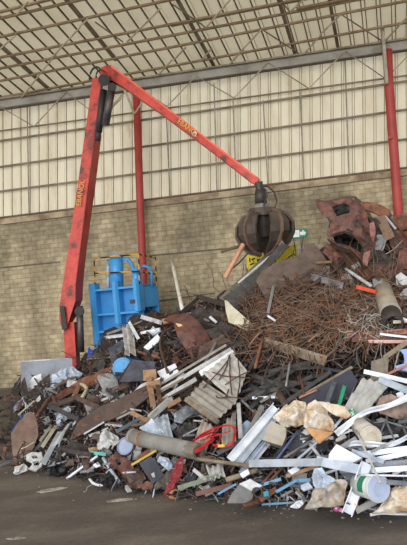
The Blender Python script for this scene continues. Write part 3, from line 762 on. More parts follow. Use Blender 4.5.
tangle('wire_tangle', 'dull grey strands of wire mixed through the brown snarl', M((132, 124, 116), (104, 96, 90), rough=.7, bump=0), tz, 200, 0.009, 19, lift=(.4, .9), steps=6)
tangle('wire_tangle', 'dark strands of wire buried in the snarl', W3, tz + [(225, 300, 330, 400, 1.6), (180, 260, 290, 340, .8)], 520, 0.012, 13, lift=(.1, .6), steps=6)
tangle('wire_tangle', 'pale grey knot of wire at the bottom edge of the brown snarl', W4, [(350, 390, 312, 340, 2)], 90, 0.009, 14, stepl=(3, 7), lift=(.5, 1.0))
tangle('wire_tangle', 'thin dark wires straggling over the rusty scrap below the blue machine', W3, [(85, 215, 320, 380, 1), (20, 110, 380, 450, .5)], 190, 0.012, 15)
tangle('wire_tangle', 'fine grey wires straggling over the lower slope', W4, [(100, 260, 400, 480, .5), (260, 470, 400, 500, 1)], 90, 0.008, 16, stepl=(4, 9), lift=(.2, .5))
# ================================================================ SCRAP, PIECE BY PIECE
# ---- upper end of the heap: the crushed car shell
wc = S(345, 235, 0.5)
wreck = empty('car_wreck', wc, 'crushed rust-maroon car body shell perched on top of the heap', 'car wreck')
outer = [(315, 201), (321, 203.5), (332, 200.5), (344, 198.5), (352, 198), (357, 202), (362, 208), (367, 214), (369, 222), (374, 231), (376, 241), (374, 252), (371, 262), (367, 272), (362, 270), (361, 262), (356, 257), (349, 251), (341, 248), (334, 246), (328, 240), (326.5, 233), (329.5, 226), (328.5, 218), (322, 215), (318, 208)]
win1 = [(331.5, 206.5), (338, 204.5), (347, 202.5), (350.5, 207), (350, 213), (344, 214.5), (336.5, 216.5)]
win2 = [(331, 237), (337, 234.5), (345, 232.5), (352, 236), (359, 242), (363.5, 249), (361, 252.5), (354, 249), (345, 244.5), (336, 242.5)]
poly('body_side', '', '', RUSTR, outer, lift=1.7, crump=0.09, sc=2.0, thick=0.05, face=0.9, holes=(win1, win2), root=wreck, lim=0.1)
for q_, w_ in (([(333, 219), (345, 222), (357, 219), (366, 225)], 1.3), ([(352, 200), (356, 212), (362, 224), (366, 238)], 1.5), ([(330, 228), (342, 228), (352, 231)], 1.2), ([(362, 250), (368, 244), (373, 247)], 1.2)):
    path('crease', '', '', RUSTD, [(a_, b_2, 1.78) for a_, b_2 in q_], w_, root=wreck)
for q_ in ([(357, 203), (362, 207), (366, 216), (361, 214)], [(340, 219), (350, 216), (358, 221), (348, 227)], [(318, 202), (329, 203), (331, 211), (324, 210)], [(364, 252), (371, 250), (367, 266), (362, 262)]):
    poly('dented_flap', '', '', M((150, 106, 96), (118, 82, 74), rough=.7, scale=3, lo=.38, hi=.56), q_, 1.85, .07, sc=4, face=.8, root=wreck)
def skin(pts, l0, l1, mat, name, root, cr=0.06):
    _sd[0] += 1; bm = bmesh.new(); rows = []
    for x, y in pts: rows.append([bm.verts.new(S(x + 3*i/5, y - 2*i/5, l0 + (l1-l0)*i/5)) for i in range(6)])
    for a, b in zip(rows, rows[1:]):
        for i in range(5): bm.faces.new((a[i], a[i+1], b[i+1], b[i]))
    n = (CAM - rows[0][0].co).normalized(); subdiv_to(bm, 0.2, 3); crumple(bm, n, cr, 2, _sd[0]); thicken(bm, 0.03, Vector((0, .7, .7)))
    return child(name, bm, mat, root)
skin([(315, 201), (322, 203), (333, 200), (345, 198), (353, 198), (360, 205), (367, 214), (372, 226), (376, 240)], 1.7, 0.1, RUST, 'roof_skin', wreck)
skin([(327, 239), (334, 246), (342, 249), (350, 252), (358, 259), (362, 269)], 1.7, 0.2, RUSTD, 'sill_skin', wreck)
skin([(315, 201), (318, 208), (323, 215), (329, 219), (329, 228), (327, 236)], 1.7, 0.2, RUSTD, 'pillar_skin', wreck)
poly('interior_shade', '', '', BLACK, [(324, 206), (352, 203), (368, 222), (372, 250), (360, 258), (334, 242), (330, 226)], lift=0.3, crump=0.2, thick=0.04, face=0.9, root=wreck)  # black backing paints the shade inside the window openings
poly('wheel_arch', '', '', RUSTR, [(358, 209), (364, 214), (368, 224), (372, 236), (366, 232), (360, 224), (356, 216)], lift=1.95, crump=0.1, thick=0.04, face=0.8, root=wreck, bulge=.15)
poly('body_flap', '', '', M((158, 108, 98), (128, 82, 74), rough=0.6, scale=2), [(369, 224), (373.5, 222), (376, 232), (374, 242), (370, 236)], lift=2.0, crump=0.08, thick=0.03, face=0.8, root=wreck)
path('window_frame', '', '', RUSTD, [(331, 207, 1.7), (347, 203, 1.7), (351, 209, 1.7), (349, 214, 1.7), (336, 217, 1.7), (331, 207, 1.7)], 1.6, root=wreck)
path('window_frame', '', '', RUSTD, [(330, 236, 1.75), (345, 231.5, 1.75), (358, 240, 1.75), (365, 251, 1.75)], 1.6, root=wreck)
I = 'scrap'
poly('curved_fender', 'car panel', 'arched rusty panel with a dark upper edge curving down behind the car wreck', RUSTO, [(356, 203), (366, 203.5), (377, 206), (387, 210), (391, 217), (388, 223), (381, 219), (372, 215), (362, 211)], .75, .05, thick=.05, bulge=.15)
path('seal_strip', 'strip', 'black strip edging the arched panel behind the car wreck', CHAR, [(356, 202), (367, 203, .8), (378, 205.5, .8), (388, 210, .8), (391, 216, .8)], 1.8, .8)
bar('box_beam', 'beam', 'tan box beam end tilted down beside the car wreck', M((152, 124, 102), (120, 98, 84), rough=.7, scale=3), (381, 219), (389, 236), 9, 'box', 1.0, 1.1)
bar('angle_iron', 'steel angle', 'long rust-brown angle running down from the tan box beam', RUSTR, (386, 219), (409, 244), 7, 'L', 1.0, .9)
bar('highlight_strip', 'strip', 'pale highlight along the rust-brown angle, modelled as a strip', ALU, (385, 216), (396, 229), 2.2, 'flat', 1.25, 1.2)  # pale strip paints the highlight on the beam
lump('rusty_tank', 'tank', 'orange-rust tank block at the foot of the near red column', RUSTO, [(391, 217), (407, 213), (412, 228), (400, 231), (393, 226)], .5, .6, .05)
poly('rust_plate', 'steel plate', 'dark rust plate hanging between the car wreck and the tan box beam', RUSTD, [(362, 214), (378, 220), (392, 236), (386, 247), (372, 241)], .7, .1)
poly('rust_plate', 'steel plate', 'rust plate under the rust-brown angle at the frame edge', RUST, [(388, 228), (409, 232), (411, 250), (398, 257), (390, 246)], .55, .1)
poly('rust_plate', 'steel plate', 'dark buckled plate closing the hollow below the wreck', RUSTD, [(374, 250), (396, 255), (398, 266), (376, 268)], .5, .12)
poly('rust_plate', 'steel plate', 'maroon crumpled plate spread beneath the car wreck sill', RUSTR, [(326, 243), (340, 248), (356, 260), (350, 268), (334, 262), (322, 252)], .75, .1)
poly('torn_plate', 'steel plate', 'dull grey-brown torn plate in the dark hollow beside the wreck', GREY, [(377, 234), (388, 236), (385, 247), (378, 256), (374, 250)], .55, .07)
path('bent_wire', 'wire', 'single pale wire arcing through the dark hollow beside the wreck', W4, [(386, 254), (394, 249), (401, 242), (405, 238)], .9, .8)
bar('rusty_tray', 'tray', 'flat rusty tray edge lying across under the wreck', RUST, (366, 266), (399, 264), 6, 'U', .7, .7)
poly('rusty_sheet', 'steel plate', 'dark red rusty panel lying under the flat tray', RUSTR, [(366, 270), (396, 269), (393, 284), (380, 282), (374, 279)], .45, .06)
poly('rusty_sheet', 'steel plate', 'rust-red plate standing at the frame edge below the tank', RUSTR, [(399, 252), (410, 246), (410, 276), (398, 280), (394, 272)], .7, .06)
bar('steel_channel', 'channel', 'rust-orange steel channel slanting below the car wreck, the upper of two', RUSTO, (349, 252), (371, 277), 9, 'U', .95, .9)
bar('steel_channel', 'channel', 'brown steel channel slanting below the car wreck, the lower of two', RUST, (344, 255), (367, 280), 7, 'U', .85, .85)
bar('steel_plate', 'steel plate', 'broad dark rusty plate leaning under the two channels', RUSTD, (327, 251), (350, 268), 12, 'flat', .6, .6)
bar('pale_rod', 'rod', 'thick pale rod poking out of the wire below the two channels', WHTD, (346, 269), (371, 286), 3.2, 'rod', .9, 1.0)
bar('orange_bar', 'bar', 'bright orange-red bar end in the brown wire beside the drum', M((222, 88, 50), (200, 76, 46), rough=.5), (357, 287), (376, 292), 3.4, 'box', 1.0, 1.0)
dr = empty('steel_drum', S(388, 306, .3), 'long pale tan tube drum standing tilted in the rusty scrap above the dark hollow', 'drum')
child('drum_shell', add_hollow(bmesh.new(), S(381, 286, .5), S(390.5, 313, .95), .225, .03, 24), M((160, 148, 130), (128, 116, 102), rough=.6, scale=3, c3=(100, 84, 72)), dr, True)
child('dark_end', add_hollow(bmesh.new(), S(390.3, 312.5, .95), S(394, 324, 1.05), .215, .05, 20), RUSTD, dr, True)  # darker lower end of the drum
child('rim', add_hollow(bmesh.new(), S(390.2, 312, .95), S(390.9, 314, .96), .24, .04, 24), BEIGE, dr)
poly('crumpled_sheet', 'sheet metal', 'crumpled grey metal sheet at the head of the tan drum', GREY, [(372, 279), (382, 280), (389, 287), (382, 290), (376, 288)], 1.0, .14, sc=4)
lump('concrete_chunk', 'concrete', 'pale broken chunk beside the head of the tan drum', WHTD, [(396, 276), (401, 272), (409, 279), (409, 286), (397, 285)], .9, .3, .08)
poly('grey_bracket', 'bracket', 'grey bracket plate with a hole at the frame edge beside the tan drum', GREY, [(398, 297), (404, 289), (410, 287), (410, 299), (402, 300)], .9, .03, holes=([(400.5, 297.5), (402.5, 295.5), (403, 297.5)],))
bar('white_flat_bar', 'strip', 'white flat strip sticking in from the edge below the tan drum', WHT, (396, 316), (411, 322), 2.6, 'flat', 1.1, 1.1)
bar('cream_flat_bar', 'strip', 'cream flat strip lying just below the white strip and the drum', CREAM, (393, 322), (411, 321), 3, 'flat', 1.05, 1.0)
PINKR = M((188, 128, 110), (160, 104, 90), rough=.6, scale=2)
for k, (p0, p1, w, mm_, lab) in enumerate([((347, 336), (410, 331), 5, PINKR, 'broad pinkish-rust flat bar, topmost of the stack over the dark hollow'), ((352, 340), (410, 336.5), 4, RUSTO, 'orange-rust flat bar in the middle of the stack over the dark hollow'),
      ((368, 341.5), (410, 341.5), 3, M((206, 168, 156), (180, 130, 118), rough=.5), 'pale pink flat bar at the bottom of the stack over the dark hollow'), ((380, 334), (410, 337.5), 2, ALU, 'thin silvery bar lying on the stack of pinkish bars')]):
    bar('flat_bar', 'bar', lab, mm_, p0, p1, w, 'box', .75+.08*k, .8+.08*k, group=None)
# ---- the big brown plates near the grapple
poly('corrugated_plate', 'sheet metal', 'large charcoal corrugated plate sloping down from under the grapple', CHAR, [(223, 298), (240, 285), (262, 264), (282, 242), (289, 246), (274, 262), (259, 277), (256, 291), (264, 304), (258, 318), (243, 316)], .8, .04, sc=1.6, thick=.03)
bar('roof_rail', 'beam', 'grey-green ribbed beam along the upper edge of the charcoal plate', M((124, 118, 104), (98, 92, 82), scale=3), (221, 299.5), (284, 240), 4.5, 'I', 1.0, 1.05)
bar('pale_strip', 'strip', 'thin pale strip beside the ribbed grey-green beam', WHTD, (238, 283), (270, 256), 1.8, 'flat', 1.15, 1.15)
poly('brown_plate', 'steel plate', 'large flat matt brown steel plate with a ragged near edge, lying at the crest', BROWN, [(256, 281), (261, 272), (276, 262.5), (299, 255), (309, 244), (314, 243), (320, 250), (328, 262), (318, 274), (300, 290), (284, 302), (268, 303), (262, 292)], .95, .015, sc=1.5, face=.3, thick=.04)
path('bent_bar', 'rod', 'thin dark bent rod lying on the matt brown plate', RUSTD, [(279, 264, .9), (282, 273, .9), (287, 281, .9)], 1.2, .9)
lump('white_scrap', 'scrap piece', 'small white scrap lying on the matt brown plate', WHT, [(304.5, 252.5), (308, 252), (308.5, 256), (305, 256.5)], .95, .1, .02)
bar('dark_stub', 'pipe', 'short dark pipe stub next to the small white scrap on the brown plate', CHAR, (308, 254), (313.5, 254.5), 2.6, 'tube', .95, .95)
lump('blue_scrap', 'scrap piece', 'small blue scrap at the top edge of the brown plate', M((70, 110, 170)), [(300, 249), (303.5, 247.8), (304, 250.3), (301, 251.5)], .8, .08, .02)
yp = empty('yellow_board', P(250, 268, 21.2), 'yellow panel with black marks standing behind the charcoal plate', 'panel')
YEP = M((238, 220, 48), (222, 200, 40), rough=.5, scale=4, bump=.05)
def facepoly(pts, d, t):
    bm = bmesh.new(); A_ = [bm.verts.new(P(x, y, d)) for x, y in pts]; B_ = [bm.verts.new(P(x, y, d)+Vector((0, t, 0))) for x, y in pts]; k = len(pts)
    bm.faces.new(A_); bm.faces.new(B_[::-1])
    for i in range(k): bm.faces.new((A_[i], B_[i], B_[(i+1) % k], A_[(i+1) % k]))
    return bm
child('board', facepoly([(246.5, 254), (252, 256), (262, 254), (280, 250), (291, 245), (296.5, 246), (297, 258), (288, 263), (270, 274), (248, 282)], 21.2, .05), YEP, yp)
for q in ([(249, 258), (250, 257.5), (250.4, 262), (249.4, 262.3)], [(251.5, 259), (255, 257.6), (255, 259), (251.6, 260.3)], [(256.5, 259.5), (260, 258.6), (260, 261), (257, 262)], [(250, 264), (254, 262.6), (254, 264), (250, 265.4)], [(288, 256.6), (294.5, 253), (295, 254), (288.6, 257.8)]):
    child('mark', facepoly(q, 21.18, .02), BLACK, yp)
poly('cream_car_wing', 'car panel', 'pale cream curved panel hanging out of the rust below the charcoal plate', CREAM, [(224, 299.5), (228, 302), (236, 310), (246, 319), (256.5, 328), (255, 334.5), (246, 331.5), (238, 327), (230, 324), (227, 312)], .95, .03, bulge=.12, thick=.03)
bar('white_chip', 'scrap piece', 'short white bar lying in the rust left of the cream panel', WHT, (210, 317), (216, 322), 2.4, 'box', .8, .8)
bar('white_chip', 'scrap piece', 'short white bar lying in the brown wire right of the cream panel', WHT, (268, 316), (275, 320.5), 2, 'box', .95, .95)
bar('grey_flashing', 'sheet metal', 'long bent grey sheet flange on top of the brown wire', GREY, (312, 277), (343, 286), 6, 'L', .95, .95)
bar('tan_board', 'board', 'long grey-tan board stuck through the wire below the snarl', WOODG, (262, 341), (326, 361), 9, 'flat', .75, .8)
bar('orange_rod', 'rod', 'bright orange-rust rod standing upright in the wire', RUSTO, (263, 337), (255, 368), 2.6, 'rod', 1.0, 1.1)
bar('rust_angle', 'steel angle', 'grey-brown angle bar standing up in the wire beside the brown plate', GREY, (273.5, 286), (268, 313), 2.6, 'L', .95, 1.0)
for p0, p1, w, lab in [((250, 316), (301, 287), 1.8, 'long thin brown rod running up from the cream panel towards the wreck'), ((262, 318), (330, 268), 1.6, 'long thin brown rod running up beside the brown plate'), ((282, 300), (345, 262), 2.2, 'stout rusty rod running up under the two channels'), ((300, 298), (352, 288), 1.6, 'thin rusty rod lying flat across the snarl')]:
    bar('rusty_rod', 'rod', lab, RUST, p0, p1, w, 'rod', .95, .95, bend=.1)
# ---- centre: rust beams and the brown fender
bar('white_pipe', 'pipe', 'white pipe standing upright against the block wall above the heap', M((232, 228, 218), (206, 200, 188), rough=.5), (182.5, 310), (172, 261), 3.6, 'rod', .4, .4)
bar('rust_beam', 'beam', 'dark rusty beam rising to the crest left of the charcoal plate, the upper one', RUSTD, (182, 312), (201, 296), 3.5, 'box', .6, .6)
bar('rust_beam', 'beam', 'dark rusty beam running from the crest down toward the cream panel', RUSTD, (198, 297), (232, 306), 5, 'I', .6, .6)
poly('rust_plate', 'steel plate', 'dark rust plate behind the brown fender under the crest', RUSTD, [(186, 316), (200, 308), (222, 312), (228, 322), (214, 332), (203, 328)], .5, .08)
poly('rust_plate', 'steel plate', 'dark maroon plate lying below the cream panel', RUSTD, [(206, 330), (222, 322), (243, 332), (236, 342), (216, 345)], .5, .08)
poly('rust_plate', 'steel plate', 'rust-orange plate lying right under the brown fender', RUST, [(200, 346), (222, 336), (232, 343), (206, 362), (196, 362)], .55, .06)
bar('steel_channel', 'channel', 'long dark channel running down to the pale corrugated sheets', RUSTD, (203, 366), (243, 340), 5, 'U', .75, .8)
fe = poly('brown_fender', 'car panel', 'rounded rust-brown car fender with a cream patch, lying below the blue machine', RUSTR, [(163.5, 321), (169, 317.5), (177, 316.5), (188, 317), (198, 325), (207, 334), (213, 344), (204, 353), (193, 361), (186, 351), (179, 340), (175, 327)], .85, .07, sc=1.4, thick=.05, bulge=.3)
poly('paint_patch', '', '', M((226, 204, 160), (206, 170, 120), rough=.6, scale=6), [(175.5, 323), (181, 324), (185, 328), (185, 333), (182.5, 337), (181, 332), (178.5, 327)], 1.5, .0, thick=.02, root=fe)['label'] = 'cream paint left on the fender'
bar('fender_lip', 'car panel', 'tan rolled rim lying along the top of the brown fender', M((186, 132, 96), (160, 106, 80)), (163, 322), (178, 317.5), 6, 'rod', .95, 1.0)
path('bent_tube', 'rod', 'rusty bent rod curving below the nose of the brown fender', RUST, [(172, 327), (163, 334), (160, 343), (163, 358), (168, 373)], 2.4, 1.0)
bar('rust_angle', 'steel angle', 'thin rusty angle running up to the tip of the brown fender', RUST, (169, 374), (193, 359), 2.4, 'L', 1.0, 1.0)
poly('white_board', 'board', 'small bright white board standing left of the brown fender', WHT, [(143.5, 347), (157.5, 334), (160.3, 338.5), (159, 341), (148, 350.5)], .95, .01, thick=.04)
bar('white_plank', 'board', 'short white plank lying below the blue machine', WHTD, (142, 317), (160.5, 322.5), 4, 'box', .8, .8)
bar('pale_bar', 'bar', 'thin white bar lying flat beneath the short white plank', WHT, (141, 333), (160, 329), 2.6, 'box', .85, .85)
poly('torn_sheet', 'sheet metal', 'torn silvery star-shaped sheet beneath the short white plank', ALU, [(149, 331), (153, 326), (157, 330), (163, 331), (157, 334), (154, 338)], .8, .06)
gut = sheet('curved_gutter', 'sheet metal', 'curved weathered gutter length standing on end left of the brown fender', WHTD, [(122.5, 330), (132, 323.5), (138.5, 358), (128, 360)], corr=2, amp=.06, lifts=[.7, .7, 1.0, 1.0], crump=.03, curl=.12)
bar('white_angle', 'strip', 'bright white strip leaning on the curved gutter length', WHT, (129, 322), (138.5, 339), 3, 'L', .95, 1.1)
bar('white_strip', 'strip', 'flat white strip lying before the blue machine', WHT, (106, 337.5), (125, 335), 3, 'L', .7, .8)
bar('grey_strip', 'strip', 'dull grey strip fanned out above the flat white strip', GREY, (107, 334), (127, 327), 2.2, 'flat', .65, .7)
poly('charred_sheet', 'sheet metal', 'slate-coloured wavy sheet under the flat white strip', SLATE, [(108, 347), (122, 340), (129, 348), (128, 360), (112, 366)], .65, .08)
bar('orange_bar', 'bar', 'small orange bar beside the curved gutter length', RUSTO, (136, 351), (146, 354), 2.4, 'box', 1.0, 1.0)
bar('orange_bar', 'bar', 'small orange bar under the nose of the brown fender', RUSTO, (152, 355), (160, 358), 2.2, 'box', 1.0, 1.0)
bd = empty('blue_barrel', S(124, 372, .3), 'light blue plastic barrel end half covered by a dark panel', 'barrel')
bx0, bx1 = S(132, 366, .15), S(123.5, 369.5, .75)
child('barrel_wall', tube([bx0, bx0.lerp(bx1, .9), bx1], .31, 24), M((66, 138, 200), (56, 120, 180), rough=.4), bd, True)
child('barrel_rim', add_hollow(bmesh.new(), bx0.lerp(bx1, .93), bx0.lerp(bx1, 1.03), .325, .04, 28), M((108, 176, 226)), bd)
child('barrel_head', tube([bx1, bx0.lerp(bx1, 1.02)], .28, 24), M((104, 172, 226), (92, 158, 214), rough=.4), bd)
poly('slate_sheet', 'panel', 'dark slate panel lying over the blue barrel end', SLATE, [(133, 359.5), (156, 362), (152, 375), (146, 381), (119.5, 381.5)], 1.05, .03, thick=.04)
bar('rust_strip', 'strip', 'brown strip along the near edge of the dark slate panel', RUST, (120, 380), (133, 360), 3.2, 'flat', 1.12, 1.12)
poly('white_board', 'board', 'bright white board, upper of two stepped together beneath the brown fender', WHT, [(157, 371.5), (175, 363.5), (179, 371), (161, 378)], .9, .01, thick=.04)
poly('white_board', 'board', 'white board, lower of two stepped together beneath the brown fender', WHT, [(154, 380), (177, 369.5), (180, 374), (160, 385)], .85, .01, thick=.04)
lump('white_chunk', 'scrap piece', 'cream pointed chunk in front of the dark slate panel', WHTD, [(132, 393), (141, 384.5), (147, 381.5), (146, 387.5), (135, 394.5)], .95, .12, .02)
pal = empty('broken_pallet', S(151, 386, .7), 'broken tan wooden pallet corner standing below the stepped white boards', 'pallet')
bar('deck_board', '', '', WOOD, (143.5, 375.5), (156.5, 374.5), 10, 'flat', 1.15, 1.15, root=pal)
bar('deck_board', '', '', WOOD, (147, 386.5), (160.5, 383.5), 8, 'flat', 1.15, 1.15, root=pal)
bar('bearer', '', '', WOOD, (149, 379), (153, 405), 5, 'box', 1.05, 1.1, root=pal)
bar('bearer', '', '', RUST, (157, 383), (160, 401), 4, 'box', 1.05, 1.1, root=pal)
poly('rust_beam', 'beam', 'broad flat rust-brown girder running across the middle of the heap', M((94, 76, 68), (76, 62, 57), rough=.5, scale=2.6, lo=.4, hi=.56, c3=(150, 100, 66)), [(69, 441), (79, 421), (100, 407), (119, 399.5), (136, 390), (148, 384.5), (150, 396), (138, 405), (129, 412), (115, 418), (100, 423.5), (85, 433)], .85, .03, sc=1, thick=.06)
bar('edge_strip', 'strip', 'thin bright edge strip under the broad rust-brown girder', WHTD, (84, 434), (104, 422), 1.4, 'flat', 1.0, 1.0)
# ---- far end of the heap by the wall
poly('grey_board', 'panel', 'large flat grey board standing behind the low end of the heap', M((150, 156, 166), (126, 128, 136), rough=.5, scale=1.5, c3=(110, 104, 100)), [(20.5, 362), (72, 358.5), (73, 375), (45, 396), (21.5, 402)], .15, .0, thick=.04, face=.9)
path('board_strip', 'strip', 'pale edging strip along the top of the large grey board', ALU, [(20.5, 362), (46, 360), (72, 358.5)], 1.8, .3)
poly('white_sheet', 'panel', 'cream-white panel leaning on the grey board', WHT, [(27, 384), (33, 377), (41, 373.5), (42, 380), (36, 386), (28.5, 394)], .6, .03, thick=.03)
path('bent_rod', 'rod', 'thin bent dark rod hooked over the cream-white panel', RUSTD, [(30, 369, .6), (39, 366, .7), (42, 370, .7), (30, 371, .8), (35, 379, .9), (40, 386, .8)], 1.3, .7)
poly('rust_sheet', 'steel plate', 'dark rust panel below the cream-white panel', RUSTD, [(28, 394), (42, 381), (50, 374), (50, 384), (40, 394), (30, 402)], .5, .06)
poly('dark_post', 'post', 'upright dark rusty post at the low end of the grey board', RUSTD, [(21, 382), (25, 377), (28, 392), (27, 404), (21, 404)], .5, .05, thick=.15)
crumpled_bag('plastic_sheeting', 'plastic sheet', 'crumpled bluish-white plastic sheeting draped over the rust by the grey board', PLAST, [(45, 396), (47, 385), (53, 375), (62, 369), (73, 367), (82, 374), (77, 382), (66, 384), (57, 389), (50, 398)], .55, .22, .12, 4)
bar('grey_strip', 'strip', 'cream strip lying on the crumpled plastic sheeting', WHTD, (58, 379), (78, 373), 2.4, 'flat', 1.0, 1.0)
bar('timber', 'board', 'brown stick lying on the crumpled plastic sheeting', WOODG, (54, 386), (76, 377), 2.2, 'box', 1.0, 1.0)
lump('blue_bottle_top', 'scrap piece', 'small dark blue cap above the crumpled plastic sheeting', M((40, 62, 140)), [(66, 365), (69.5, 363), (70, 366.5), (67, 368)], .7, .1, .02)
poly('blue_tarp', 'tarpaulin', 'scrap of bright blue tarpaulin in front of the baler press', M((34, 84, 180), (26, 66, 150), rough=.5), [(86, 357), (89, 347), (94, 352), (92, 358)], .35, .08, sc=5)
crumpled_bag('plastic_bag', 'plastic bag', 'small bluish-white crumpled bag under the forked dark bars', PLAST, [(56, 420), (60, 411), (69, 406), (71, 411), (67, 420), (62, 427), (58, 428)], .55, .14, .08, 6)
poly('torn_car_skin', 'car panel', 'orange-brown torn panel spread to the base of the blue barrel', RUSTO, [(62, 390), (80, 380), (97, 372), (112, 365), (118, 368), (112, 375), (100, 381), (88, 388), (70, 398)], .7, .1, sc=2)
poly('grey_hide', 'sheet metal', 'dull grey-brown folded sheet hanging below the torn orange panel', GREY, [(97, 377), (112, 371), (118, 382), (118, 396), (110, 402), (104, 394)], .75, .12, sc=3)
path('curved_strip', 'board', 'cream hook-shaped strip standing in the scrap below the plastic sheeting', CREAM, [(81, 384, 1), (85, 386, 1.05), (86.5, 390, 1.1), (82, 398, 1.1)], 3.4, 1.0)
bar('wood_block', 'board', 'orange-tan wood splinter beside the cream hook-shaped strip', WOOD, (74, 396), (80, 384), 4, 'box', .9, .9)
bar('forked_bar', 'bar', 'dark brown bar running down across the heap end, forked limb', M((98, 78, 68), (78, 62, 56), rough=.8), (75, 397), (99, 408), 4.6, 'box', 1.05, 1.05)
bar('forked_bar', 'bar', 'grey-brown bar rising to meet the forked dark limb', M((112, 98, 90), (88, 76, 70), rough=.8), (51, 407), (76, 397), 4.2, 'box', 1.05, 1.05)
bar('dark_bar', 'bar', 'charcoal bar crossing beneath the forked brown bars', CHAR, (50, 406), (79, 420), 4.2, 'box', 1.1, 1.1)
path('bent_angle', 'steel angle', 'rust-red bar bent into an elbow above the big brown sheet', RUSTR, [(37, 416), (45, 405), (51, 397), (54, 399), (56, 406)], 3.8, 1.0)
poly('rust_flap', 'steel plate', 'rust-red flap lying above the forked brown bars', RUSTR, [(53, 397), (74, 384), (76, 390), (64, 398), (56, 401)], .9, .06)
poly('brown_sheet', 'sheet metal', 'big flat brown sheet standing on edge at the low end of the heap', M((134, 108, 94), (108, 86, 76), rough=.65, scale=3, lo=.4, hi=.58, c3=(150, 124, 104)), [(11, 434), (19, 421), (30, 411), (34, 413), (37, 422), (38, 436), (33, 449), (27, 458), (20, 463), (14, 470)], .75, .05, sc=1.2, thick=.03, face=.7)
bar('blue_strip', 'strip', 'bright blue strip along the upper edge of the big brown sheet', M((46, 84, 176), (40, 70, 150)), (13, 431), (24, 416), 3.0, 'flat', .9, .9)
bar('cream_strip', 'strip', 'thin cream strip sticking up past the big brown sheet, the longer of two', CREAM, (18, 415), (34, 401), 1.4, 'flat', .9, .95)
bar('cream_strip', 'strip', 'thin cream strip lying in the blue strip at the big brown sheet', CREAM, (22, 420), (28, 413), 1.6, 'flat', 1.0, 1.0)
lump('cream_chip', 'scrap piece', 'cream splinter standing above the big brown sheet', WHTD, [(34, 402), (40, 395), (41, 399), (36, 405)], .9, .05, .02)
lump('grey_chunk', 'scrap piece', 'pale blue-grey chunk at the low edge of the heap behind the brown sheet', STEELB, [(13, 408), (17, 402), (22, 403), (21, 409), (14, 412)], .5, .3, .08)
path('scratch_strip', 'strip', 'thin cream strap lying on the face of the big brown sheet', CREAM, [(21, 449, .95), (28, 446, .95), (34, 442, .95)], 1.1, .95)
crumpled_bag('white_rag', 'rag', 'white rag at the foot of the big brown sheet', WHTD, [(13, 473), (15, 467), (24, 464), (30, 469), (25, 472), (18, 475)], .5, .1, .06, 8)
poly('white_casing', 'casing', 'broken white casing with dark openings beside the big brown sheet', WHTD, [(26, 455), (32, 452), (41, 452), (43, 458), (42, 466), (36, 471), (29, 469), (33, 463), (26, 460)], .65, .035, sc=5, holes=([(31, 456), (36, 455), (38, 458), (33, 459)], [(33, 462), (39, 461), (39, 465), (35, 466)]), thick=.05)
for k, (p0, p1, w, mm_, lab) in enumerate([((43, 464), (60, 432), 5, ALU, 'broad silvery strap hanging down the low end of the heap'), ((42, 447), (56, 426), 3.4, CREAM, 'cream strip hanging just behind the broad silvery strap'), ((50, 452), (69, 424), 2.6, WHT, 'narrow white strip hanging beside the broad silvery strap'), ((40, 441), (51, 426), 2.4, BEIGE, 'beige strip hanging next to the big brown sheet'), ((58, 444), (66, 428), 2.2, ALU, 'short silver strip nearest the broad girder')]):
    bar('hanging_strip', 'strip', lab, mm_, p0, p1, w, 'flat', .85, .75, twist=.5, bend=.08)
crumpled_bag('bin_bag', 'plastic bag', 'black plastic bag at the toe below the hanging silvery strap', BLACK, [(47, 474), (48, 465), (54, 458), (62, 456), (68, 461), (69, 470), (62, 475), (54, 476)], .5, .25, .1, 5)
lump('glint', 'scrap piece', 'small pale glint on the black bag at the toe, modelled as a chip', STEELB, [(52, 463), (55, 461), (56, 465), (53, 466)], .85, .05, .01)  # pale chip paints a glint on the black plastic
poly('rust_sheet', 'steel plate', 'dark reddish panel below the broad rust-brown girder', RUSTD, [(57, 447), (72, 440), (88, 447), (86, 456), (68, 455)], .7, .07)
bar('dark_bar', 'bar', 'brown bar running flat behind the teal strip', RUSTD, (58, 449), (92, 455), 4, 'box', .8, .8)
bar('teal_strip', 'strip', 'pale teal strip at the toe above the black bundle', TEAL, (90, 452.5), (106, 454.5), 3, 'flat', .8, .8)
bar('white_tube', 'tube', 'long white tube slanting out onto the floor below the teal strip', WHT, (67, 478.5), (97.5, 456), 2.6, 'rod', .25, .8)
bar('white_tube', 'tube', 'greyish white tube slanting down to the black bundle', ALU, (103, 458), (119, 482), 3.4, 'rod', .7, .4)
path('white_strip', 'strip', 'curved white strip lying at the toe beside the black bundle', WHT, [(89.5, 479, .4), (93, 483, .4), (98, 485, .4), (103, 485, .4)], 2.6, .4)
crumpled_bag('black_bundle', 'bundle', 'round black bundle lying on the floor at the toe', BLACK, [(99, 484), (99, 477), (104, 474), (113, 475), (117, 480), (114, 486), (106, 488)], .45, .2, .05, 6)
lump('orange_block', 'scrap piece', 'small orange-tan block above the teal strip', WOOD, [(88, 448), (97, 447), (98, 451), (89, 451.5)], .75, .1, .03)
lump('white_block', 'scrap piece', 'small white block below the teal strip', WHT, [(93, 465), (98, 462), (101, 466), (96, 468)], .65, .08, .03)
poly('crushed_can', 'scrap piece', 'crushed brownish-white can heap beneath the broad girder', WHTD, [(100, 436), (107, 431), (117, 435), (120, 443), (110, 450), (98, 448)], .75, .12, sc=5)
poly('rust_casing', 'casing', 'rust-brown casing with a dark hole above the yellow strip', RUSTR, [(108, 458), (120, 455), (133, 462), (135, 474), (128, 483), (120, 470), (110, 464)], .75, .08, holes=([(115, 460), (120, 459), (121, 463), (117, 464)],))
poly('rust_sheet', 'sheet metal', 'rusty sheet folded on the floor left of the slate cabinet door', RUST, [(124, 470), (138, 467), (146, 478), (140, 486), (130, 486)], .6, .1)
